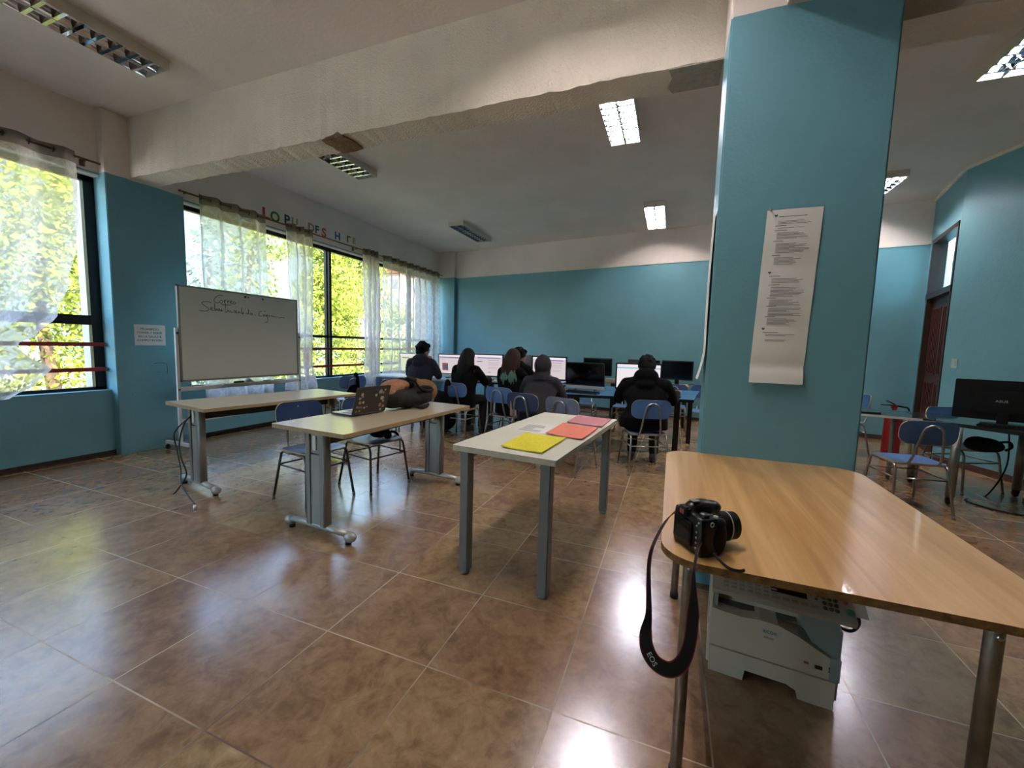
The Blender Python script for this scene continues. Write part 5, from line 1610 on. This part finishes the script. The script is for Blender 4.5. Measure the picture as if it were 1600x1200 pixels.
c = MB(); c.box(0.06, PD-0.02, -0.09, PW-0.02, 0.262, 0.268); c.build('output_tray', M_pdark, e)
# scanner deck and sloping control panel
c = MB(); c.box(-0.02, PD, -PW-0.01, PW+0.01, 0.40, 0.455); c.build('scanner_deck', M_print, e, bevel=0.004)
c = MB(); c.box(0.10, PD, -PW+0.01, PW-0.01, 0.455, 0.50); c.build('lid', M_print2, e, bevel=0.006)
PT = tr(-0.12, 0, 0.405) @ rot(0, -0.42, 0)
c = MB(); c.box(0, 0.125, -PW-0.012, PW+0.008, -0.005, 0.022, T=PT); cp = c.build('control_panel', M_print3, e, bevel=0.003)
bt = MB()
for r in range(6):
    for q in range(7):
        y = PW-0.03-q*0.026; x = 0.020+r*0.017
        bt.box(x, x+0.008, y-0.018, y, 0.022, 0.0245, T=PT)
for q in range(5): bt.box(0.022, 0.032, 0.02-q*0.028-0.022, 0.02-q*0.028, 0.022, 0.025, T=PT)
bt.build('button', M_btn, cp)
bt = MB(); bt.box(0.05, 0.10, -0.085, 0.025, 0.022, 0.0235, T=PT); bt.build('display', M_screenoff, cp)
bt = MB()
for r in range(4):
    for q in range(3):
        bt.lathe([(0, 0), (0.0075, 0), (0.006, 0.004), (0, 0.004)], 10, T=PT @ tr(0.032+r*0.020, -0.135-q*0.017, 0.022))
for (xx, yy) in ((0.075, -0.098), (0.060, -0.112), (0.075, -0.118), (0.090, -0.108)): bt.lathe([(0, 0), (0.005, 0), (0.004, 0.003), (0, 0.003)], 8, T=PT @ tr(xx, yy, 0.022))
bt.build('keypad', M_btnd, cp)
MB().lathe([(0, 0), (0.013, 0), (0.012, 0.003), (0, 0.003)], 16, T=PT @ tr(0.038, -0.205, 0.022)).build('start_button', M_green, cp)
MB().lathe([(0, 0), (0.008, 0), (0.007, 0.003), (0, 0.003)], 12, T=PT @ tr(0.075, -0.198, 0.022)).build('stop_button', M_redb, cp)
c = MB(); c.box(0.03, 0.10, -PW-0.045, -PW-0.005, 0.018, 0.020, T=PT); c.build('card_tag', M_paper, cp)
c = MB(); c.box(0.0025, 0.0045, -0.035, 0.035, 0.222, 0.242); bd = c.build('badge', M_silver, e)
text('logo', 'RICOH', 0.017, M_ink, (0.0020, 0.028, 0.226), (PI/2, 0, -PI/2), bd, 0.0003, sx=0.85)
text('printed_text', 'Aficio', 0.015, M_inkg, (0.0035, 0.025, 0.203), (PI/2, 0, -PI/2), e, 0.0003)
c = MB(); c.box(0.0025, 0.0045, -0.125, -0.110, 0.150, 0.158); c.build('red_mark', M_redb, e)
c = MB(); c.box(0.0025, 0.0045, -0.168, -0.145, 0.142, 0.156).box(0.0025, 0.0045, -0.205, -0.187, 0.140, 0.162); c.build('emblem', M_ink, e)
MB().tube(smooth_path([(0.15, -PW-0.01, 0.36), (0.13, -PW-0.05, 0.37), (0.10, -PW-0.075, 0.32), (0.12, -PW-0.06, 0.26), (0.16, -PW-0.01, 0.25)], 6), 0.006, 7).build('cord', M_cable, e)

# ================================================================== CAMERA ON THE TABLE (lens looks along local +x, up z; local -y side = grip)
e = thing('photo_camera', 'black reflex camera with lens and strap on the corner of the beech table', 'camera', (1.255, -0.092, 0.755), -57*PI/180)
e.scale = (1.0, 1.02, 1.22)
b = MB()
b.loft([[(x, y*s, z) for x, y in rrect(0.062, 0.128, 0.012, 4)] for z, s in ((0.0, 0.94), (0.006, 1), (0.07, 1), (0.082, 0.97), (0.088, 0.90))])
b.ell((0.012, 0.004, 0.088), (0.052, 0.031, 0.028), 16, 10)
b.ell((0.045, 0.004, 0.094), (0.034, 0.024, 0.017), 14, 8)
solid(b, 'body', M_black, e, 0.0035, 4)
g = blobs([((0.028, -0.052, 0.042), (0.030, 0.017, 0.044)), ((0.030, -0.052, 0.075), (0.022, 0.016, 0.014))])
solid(g, 'grip', M_blackm, e, 0.003, 3)
l = MB(); LX = tr(0.030, 0.004, 0.045) @ rot(0, PI/2, 0)
l.lathe([(0, 0), (0.036, 0.0), (0.036, 0.012), (0.034, 0.014), (0.034, 0.05), (0.0355, 0.052), (0.0355, 0.075), (0.033, 0.078), (0.033, 0.098), (0.030, 0.098), (0.029, 0.088), (0, 0.086)], 30, T=LX)
ln = l.build('lens', M_blackm, e)
l = MB(); l.lathe([(0.0358, 0.068), (0.0362, 0.069), (0.0362, 0.0705), (0.0358, 0.0715)], 30, T=LX); l.build('lens_ring', M_silver, ln)
l = MB(); l.lathe([(0, 0.087), (0.028, 0.087), (0.02, 0.091), (0, 0.092)], 24, T=LX); l.build('front_element', M_screenoff, ln)
l = MB()
for k in range(36):
    a = 2*PI*k/36
    l.box(0.0335, 0.0350, -0.0015, 0.0015, 0.018, 0.045, T=LX @ rot(0, 0, a))
l.build('zoom_grip', M_black, ln)
s = MB(); s.prism(rrect(0.078, 0.056, 0.004, 3), 0, 0.006, T=tr(-0.031, 0.010, 0.042) @ Matrix(((0, 0, -1, 0), (1, 0, 0, 0), (0, 1, 0, 0), (0, 0, 0, 1)))); sc = s.build('rear_screen_frame', M_black, e, bevel=0.001)
s = MB(); s.prism(rrect(0.068, 0.047, 0.002, 2), 0, 0.001, T=tr(-0.0372, 0.010, 0.042) @ Matrix(((0, 0, -1, 0), (1, 0, 0, 0), (0, 1, 0, 0), (0, 0, 0, 1)))); s.build('rear_screen', M_screenoff, sc)
s = MB(); s.box(-0.048, -0.030, -0.016, 0.016, 0.080, 0.102); ey_ = s.build('eyepiece', M_rubber, e, bevel=0.003)
MB().box(-0.0488, -0.047, -0.009, 0.009, 0.085, 0.096).build('eyepiece_glass', M_redb, ey_)
MB().lathe([(0, 0), (0.0125, 0), (0.013, 0.003), (0.013, 0.010), (0.011, 0.012), (0, 0.012)], 20, T=tr(-0.005, -0.040, 0.084)).build('mode_dial', M_black, e)
MB().lathe([(0, 0), (0.007, 0), (0.006, 0.006), (0, 0.006)], 12, T=tr(0.022, -0.050, 0.086)).build('shutter_button', M_silver, e)
bt = MB()
for (yy, zz) in ((-0.045, 0.070), (-0.045, 0.055), (-0.045, 0.042), (-0.045, 0.030), (-0.045, 0.018), (-0.052, 0.078)): bt.ell((-0.0312, yy, zz), (0.002, 0.0028, 0.0028), 8, 6)
bt.build('rear_button', M_silver, e)
MB().box(-0.020, 0.002, -0.010, 0.010, 0.1125, 0.1145).build('hot_shoe', M_greyp, e)
for yy in (-0.066, 0.066): MB().tube(arc((0, yy, 0.078), 0.005, 0, 2*PI*11/12, 11, 'xz'), 0.0012, 6, closed=True).build('strap_lug', M_silver, e)
def ribbon(name, pts, wd, mts, parent=None):
    P_ = smooth_path([p[:3] for p in pts], 6); n = len(P_)
    wv = [p[3] for p in pts]; wn = [Vector(p[4]).normalized() for p in pts]
    mb = MB(); L0 = []; 
    def samp(arr, t):
        q = t*(len(arr)-1); i = min(int(q), len(arr)-2); return arr[i]*(1-(q-i))+arr[i+1]*(q-i)
    rows = []
    for i, p in enumerate(P_):
        t = i/(n-1); w_ = samp(wv, t); d = samp(wn, t).normalized()
        rows.append((p, w_, d))
    th = 0.0012
    for i in range(n-1):
        (p, w_, d), (q, w2, d2) = rows[i], rows[i+1]
        tg = (q-p).normalized(); nn = tg.cross(d).normalized()*th
        for lo, hi, mi in ((-1, -0.84, 1), (-0.84, 0.84, 0), (0.84, 1, 1)):
            a, b_, c2, d3 = p+d*w_*lo, q+d2*w2*lo, q+d2*w2*hi, p+d*w_*hi
            mb.add([a+nn, b_+nn, c2+nn, d3+nn, a-nn, b_-nn, c2-nn, d3-nn], [(0, 1, 2, 3), (7, 6, 5, 4), (0, 4, 5, 1), (3, 2, 6, 7)], mi)
    return mb.build(name, mts, parent)
inv = (tr(1.255, -0.092, 0.755) @ rot(0, 0, -57*PI/180) @ Matrix.Diagonal((1.0, 1.02, 1.22, 1))).inverted()
def loc_(p): return tuple(inv @ Vector(p))
def ldir(v): return tuple((inv.to_3x3() @ Vector(v)).normalized())
sp_ = [((1.315, -0.052, 0.845), 0.004, (0.2, 0.3, 1)), ((1.285, -0.030, 0.832), 0.005, (0.3, -0.6, 1)), ((1.27, -0.012, 0.812), 0.006, (0.3, -1, 0.6)), ((1.235, 0.008, 0.780), 0.007, (0.5, -1, 0.3)), ((1.19, 0.022, 0.752), 0.006, (0.4, -1, 0.1)), ((1.165, 0.026, 0.715), 0.006, (0.3, -1, 0)),
       ((1.14, 0.022, 0.66), 0.007, (0.3, -1, 0)), ((1.12, 0.018, 0.605), 0.009, (0.2, -1, 0)), ((1.11, 0.022, 0.56), 0.017, (0.1, -1, 0.1)), ((1.10, 0.016, 0.520), 0.020, (0.1, -1, 0.35)), ((1.10, -0.006, 0.487), 0.020, (0.1, -0.6, 0.8)), ((1.10, -0.042, 0.478), 0.020, (0.1, 0.15, 1)),
       ((1.10, -0.070, 0.505), 0.019, (0.1, 0.8, 0.6)), ((1.105, -0.086, 0.56), 0.017, (0.1, 1, -0.1)), ((1.11, -0.090, 0.64), 0.016, (0.1, 1, 0)), ((1.115, -0.088, 0.70), 0.008, (0.1, 1, 0)), ((1.125, -0.086, 0.745), 0.004, (0.1, 1, 0)), ((1.15, -0.090, 0.768), 0.004, (0.1, 1, 0)), ((1.185, -0.098, 0.79), 0.004, (0.1, 1, 0)), ((1.20, -0.12, 0.835), 0.004, (0.1, 1, 0))]
pts = [loc_(p)+(w_/1.1, ldir(d)) for p, w_, d in sp_]
rb = ribbon('neck_strap', pts, 0, [M_strap, M_strapr], e)
t1 = text('strap_text', 'EOS', 0.020, M_paper, loc_((1.0975, 0.004, 0.487)), (0, 0, 0), rb, 0.0003)
t1.matrix_parent_inverse = Matrix.Identity(4)
wm = Matrix(((0, 0, -1, 1.0960), (-0.62, -0.78, 0, 0.017), (-0.78, 0.62, 0, 0.508), (0, 0, 0, 1)))
t1.matrix_basis = inv @ wm
MB().tube([tuple(inv @ Vector(p)) for p in smooth_path([(1.19, -0.135, 0.775), (1.155, -0.165, 0.762), (1.15, -0.19, 0.760), (1.16, -0.205, 0.760)], 6)], 0.0035, 7).build('strap_tail', M_strap, e)

# ================================================================== PEOPLE (sitter faces +x; origin on the floor below the hips)
def ring(c, rx, ry, n=16, tilt=0.0, yaw_=0.0):
    out = []
    for k in range(n):
        a = 2*PI*k/n
        v = Vector((rx*math.cos(a), ry*math.sin(a), 0))
        v = Euler((0, tilt, yaw_)).to_matrix() @ v
        out.append(tuple(Vector(c)+v))
    return out
def limb(mb, pts, rs, n=12):
    P_ = smooth_path(pts, 5); k = len(P_); R_ = []
    for i in range(k):
        q = i/(k-1)*(len(rs)-1); j = min(int(q), len(rs)-2); R_.append(rs[j]*(1-(q-j))+rs[j+1]*(q-j))
    mb.tube(P_, R_, n)
    mb.ell(P_[0], (R_[0],)*3, 12, 8); mb.ell(P_[-1], (R_[-1],)*3, 12, 8)
def person(label, loc, rz, top=1.27, lean=0.10, cloth=M_blackc, hair='short', hairm=M_hairb, hood='down', arms=((0.42, 0.18, 0.80), (0.42, -0.18, 0.80)), headturn=0.0, nod=0.15, chin=None, hw=0.205, s=1.0, hoodup=0.0):
    e = thing('person', label, 'person', loc, rz, 'students at the computers')
    e.scale = (s, s, s); top = top/s
    nb = Vector((lean, 0, top-0.255))          # neck base
    hc = Vector((lean+0.035+0.05*math.sin(nod), 0, top-0.125))     # head centre
    HR = Euler((0, nod, headturn)).to_matrix()
    hip = Vector((0, 0, 0.50))
    sh = nb+Vector((-0.01, 0, -0.055))
    # --- continuous body
    b = MB()
    b.loft([ring((hip.x, 0, 0.47), 0.10, 0.15), ring((0.0, 0, 0.56), 0.095, 0.145), ring((lean*0.35, 0, 0.56+(sh.z-0.56)*0.4), 0.085, 0.125), ring((lean*0.8, 0, sh.z-0.10), 0.10, 0.155), ring((lean, 0, sh.z), 0.07, 0.155)])
    limb(b, [nb-Vector((0, 0, 0.04)), nb+Vector((0.01, 0, 0.05)), hc-Vector((0.0, 0, 0.05))], [0.055, 0.05, 0.052])
    hd = lambda p: tuple(hc+HR @ Vector(p))
    b.ell(hc, (0.095, 0.074, 0.115), 20, 14, R=HR)
    b.ell(hd((0.030, 0, -0.055)), (0.062, 0.056, 0.060), 16, 10, R=HR)
    b.ell(hd((0.101, 0, -0.010)), (0.017, 0.012, 0.024), 10, 8, R=HR)
    b.ell(hd((0.086, 0, -0.058)), (0.013, 0.022, 0.008), 10, 8, R=HR)
    b.ell(hd((0.078, 0, -0.095)), (0.016, 0.022, 0.014), 10, 8, R=HR)
    for q in (-1, 1):
        b.ell(hd((0.0, q*0.077, -0.012)), (0.017, 0.009, 0.030), 10, 8, R=HR)
        b.ell(hd((0.082, q*0.030, 0.022)), (0.012, 0.018, 0.006), 10, 8, R=HR)
    elb = []
    for q, wr in zip((1, -1), arms):
        S0 = sh+Vector((0, q*(hw-0.045), 0))
        W_ = Vector(wr)
        mid = (S0+W_)*0.5
        E_ = Vector((mid.x*0.75, q*(hw+0.045)+0*mid.y, min(S0.z, W_.z)+0.02 if W_.z < S0.z-0.1 else mid.z-0.15))
        E_.z = max(0.70, min(E_.z, sh.z-0.18))
        elb.append((S0, E_, W_))
        limb(b, [S0, S0.lerp(E_, 0.5), E_], [0.045, 0.040, 0.034])
        limb(b, [E_, E_.lerp(W_, 0.5), W_], [0.034, 0.033, 0.024])
        d = (W_-E_).normalized(); side = Vector((0, 0, 1)).cross(d).normalized(); up = d.cross(side)
        pc = W_+d*0.045
        Rm = Matrix((d, side, up)).transposed()
        b.ell(pc, (0.048, 0.037, 0.016), 12, 8, R=Rm)
        for f_, (off, ln) in enumerate(((0.028, 0.060), (0.010, 0.068), (-0.009, 0.063), (-0.027, 0.050))):
            p0 = W_+d*0.075+side*off; p1 = p0+d*ln*0.5-up*0.004; p2 = p0+d*ln*0.95-up*0.022
            b.tube([p0, p1, p2], [0.0095, 0.009, 0.0078], 8); b.ell(p2, (0.0078,)*3, 8, 6)
        tq = -q
        p0 = W_+d*0.03+side*tq*0.028*(1 if side.y > 0 else -1)*(1); p1 = p0+d*0.025+side*tq*0.02*(1 if side.y > 0 else -1); p2 = p1+d*0.028-up*0.008
        b.tube([p0, p1, p2], [0.012, 0.0105, 0.009], 8); b.ell(p2, (0.009,)*3, 8, 6)
    legs = []
    for q in (1, -1):
        K_ = Vector((0.42, q*0.115, 0.51)); An = Vector((0.36, q*0.12, 0.10))
        legs.append((K_, An))
        limb(b, [(0.0, q*0.085, 0.51), (0.2, q*0.10, 0.52), K_], [0.075, 0.066, 0.05])
        limb(b, [K_, (0.405, q*0.118, 0.32), An], [0.048, 0.048, 0.034])
        b.ell((0.42, q*0.12, 0.055), (0.10, 0.036, 0.035), 12, 8)
    solid(b, 'body', M_skin, e, 0.0085, 3, 0.5)
    ev = MB()
    for q in (-1, 1): ev.ell(hd((0.083, q*0.030, 0.008)), (0.010, 0.013, 0.009), 10, 8, R=HR)
    ev.build('eyes', M_hairb, e)
    # --- hoodie
    c = MB()
    c.loft([ring((-0.015, 0, 0.45), 0.140, hw+0.005), ring((-0.015, 0, 0.56), 0.142, hw), ring((lean*0.3, 0, 0.56+(sh.z-0.56)*0.35), 0.125, 0.178), ring((lean*0.75, 0, sh.z-0.12), 0.130, hw-0.005), ring((lean*0.9, 0, sh.z-0.035), 0.105, hw-0.02), ring((lean, 0, sh.z+0.02), 0.078, hw-0.075), ring((lean, 0, nb.z+0.012), 0.066, 0.075)])
    for q, (S0, E_, W_) in zip((1, -1), elb):
        c.ell(S0+Vector((0, q*0.0, -0.01)), (0.075, 0.065, 0.07), 14, 10)
        limb(c, [nb+Vector((-0.02, q*0.03, 0.01)), nb.lerp(S0, 0.55)+Vector((-0.01, 0, -0.002)), S0], [0.062, 0.066, 0.070])
        limb(c, [S0, S0.lerp(E_, 0.5)+Vector((0, q*0.01, 0)), E_], [0.070, 0.064, 0.056])
        limb(c, [E_, E_.lerp(W_, 0.5), E_.lerp(W_, 0.93)], [0.056, 0.050, 0.040])
    if hood == 'down':
        c.ell((lean-0.060+hoodup*0.6, 0, nb.z+0.005+hoodup), (0.066+hoodup*0.5, 0.120+hoodup*0.3, 0.070+hoodup*0.6), 16, 10, R=Euler((0, -0.5, 0)).to_matrix())
        c.ell((lean-0.030+hoodup, 0, nb.z+0.045+hoodup), (0.066, 0.092, 0.045+hoodup*0.5), 16, 10)
        c.ell((lean-0.045, 0.07, nb.z+0.0), (0.055, 0.05, 0.045), 12, 8); c.ell((lean-0.045, -0.07, nb.z+0.0), (0.055, 0.05, 0.045), 12, 8)
        c.ell((lean-0.085, 0, nb.z-0.045), (0.050, 0.100, 0.065), 14, 10)
    solid(c, 'hoodie', cloth, e, 0.011, 5)
    if hood == 'up':
        h = MB()
        h.ell(hc+HR @ Vector((-0.022, 0, 0.012)), (0.125, 0.105, 0.135), 20, 14, R=HR)
        h.ell(hc+HR @ Vector((-0.055, 0, 0.06)), (0.075, 0.055, 0.085), 14, 10, R=HR)
        h.loft([ring((lean-0.01, 0, nb.z-0.03), 0.10, 0.125), ring((lean+0.0, 0, nb.z+0.03), 0.095, 0.105), ring(tuple(hc+Vector((-0.02, 0, -0.06))), 0.105, 0.100)])
        solid(h, 'hood', cloth, e, 0.010, 4)
    # --- trousers, shoes
    t = MB()
    t.loft([ring((-0.01, 0, 0.445), 0.11, 0.165), ring((0, 0, 0.50), 0.125, 0.18), ring((0, 0, 0.56), 0.11, 0.16)])
    for q, (K_, An) in zip((1, -1), legs):
        limb(t, [(0.0, q*0.088, 0.515), (0.2, q*0.105, 0.525), K_], [0.088, 0.078, 0.064])
        limb(t, [K_, (0.405, q*0.118, 0.32), An+Vector((0, 0, 0.02))], [0.062, 0.060, 0.055])
    solid(t, 'trousers', M_trous, e, 0.012, 4)
    for q in (1, -1):
        f = MB(); f.ell((0.42, q*0.12, 0.048), (0.128, 0.048, 0.043), 16, 10); f.ell((0.36, q*0.12, 0.075), (0.06, 0.045, 0.06), 12, 8); f.ell((0.42, q*0.12, 0.018), (0.132, 0.05, 0.018), 16, 8)
        solid(f, 'shoe', M_shoe, e, 0.008, 3)
    # --- hair
    if hair == 'short':
        h = MB()
        h.ell(hc+HR @ Vector((-0.014, 0, 0.030)), (0.104, 0.088, 0.104), 18, 12, R=HR)
        h.ell(hc+HR @ Vector((-0.045, 0, -0.02)), (0.070, 0.078, 0.075), 14, 10, R=HR)
        h.ell(hc+HR @ Vector((0.05, 0, 0.075)), (0.060, 0.070, 0.042), 14, 10, R=HR)
        for q in (-1, 1): h.ell(hc+HR @ Vector((-0.01, q*0.075, 0.02)), (0.045, 0.022, 0.045), 10, 8, R=HR)
        rr_ = random.Random(int(loc[0]*100))
        for k in range(40):
            a = rr_.uniform(0, 2*PI); th = rr_.uniform(0.1, 1.7)
            p = hc+HR @ Vector((-0.014+0.100*math.sin(th)*math.cos(a)*(1 if math.cos(a) < 0.3 else 0.6), 0.084*math.sin(th)*math.sin(a), 0.030+0.100*math.cos(th)))
            h.ell(p, (0.020, 0.018, 0.017), 8, 6)
        solid(h, 'hair', hairm, e, 0.0075, 2)
    elif hair == 'long':
        h = MB()
        h.ell(hc+HR @ Vector((-0.012, 0, 0.022)), (0.110, 0.094, 0.108), 18, 12, R=HR)
        rr_ = random.Random(int(loc[0]*100))
        for k in range(26):
            a = PI/2+PI*(k+0.5)/26
            r0 = hc+HR @ Vector((0.085*math.cos(a)-0.012, 0.085*math.sin(a), 0.02))
            r1 = Vector((lean+0.115*math.cos(a)-0.01, 0.105*math.sin(a), nb.z+0.02))
            rw_ = rr_.uniform(0.92, 1.12)
            r1 = Vector((r1.x, r1.y*rw_+rr_.uniform(-0.008, 0.008), r1.z))
            r2 = Vector((lean+0.145*math.cos(a)*rw_, 0.10*math.sin(a)*rw_+rr_.uniform(-0.02, 0.02), nb.z-0.09-rr_.uniform(0, 0.09)))
            limb(h, [r0, r1, r2], [0.026, 0.019, 0.007], 8)
        solid(h, 'hair', hairm, e, 0.0085, 2)
        if hairm is M_hairr:
            g = MB()
            for k in range(26):
                a = PI/2+PI*(k+0.5)/26
                r1 = Vector((lean+0.138*math.cos(a)-0.008, 0.112*math.sin(a)+rr_.uniform(-0.01, 0.01), nb.z-0.02-rr_.uniform(0, 0.06)))
                r2 = Vector((lean+0.165*math.cos(a)+rr_.uniform(-0.01, 0.01), 0.135*math.sin(a)+rr_.uniform(-0.025, 0.025), nb.z-0.12-rr_.uniform(0, 0.10)))
                limb(g, [r1, r1.lerp(r2, 0.5), r2], [0.009, 0.013, 0.005], 8)
            solid(g, 'hair_tips', M_hairg, e, 0.0055, 1)
    return e
person('student in a navy hooded sweatshirt with short black hair by the window', (5.20, 3.52, 0), 5*PI/180, 1.345, 0.10, M_navyc, 'short', M_hairb, 'down', ((0.45, 0.16, 0.80), (0.26, -0.08, 1.02)), -0.5, 0.1, hw=0.215, s=1.03)
person('student with long dark hair and a black hoodie, sitting upright', (5.17, 2.75, 0), -2*PI/180, 1.27, 0.10, M_blackc, 'long', M_hairn, 'down', ((0.45, 0.16, 0.80), (0.47, -0.20, 0.80)), -0.1, 0.2, hw=0.205)
person('student with long brown hair and green tips in dark clothes', (4.94, 1.955, 0), -8*PI/180, 1.285, 0.06, M_blackc, 'long', M_hairr, 'none', ((0.45, 0.16, 0.82), (0.45, -0.16, 0.82)), 0.05, 0.12, hw=0.175)
person('dark-haired student half hidden behind the brown-haired one', (5.66, 2.095, 0), 5*PI/180, 1.295, 0.02, M_blackc, 'short', M_hairb, 'none', ((0.36, 0.12, 0.82), (0.36, -0.12, 0.82)), -0.7, 0.1, hw=0.17)
person('student in a charcoal sweatshirt with the hood pulled up', (4.56, 1.46, 0), 2*PI/180, 1.20, 0.24, M_charc, 'none', M_hairb, 'up', ((0.62, 0.14, 0.79), (0.60, -0.16, 0.79)), 0.0, 0.3, hw=0.215)
person('student in a black hoodie leaning over the blue table with one hand on the mouse', (4.68, 0.25, 0), 2*PI/180, 1.25, 0.10, M_blackc, 'short', M_hairb, 'down', ((0.40, 0.14, 0.80), (0.55, -0.345, 0.79)), 0.0, 0.55, hw=0.245, s=1.03, hoodup=0.035)
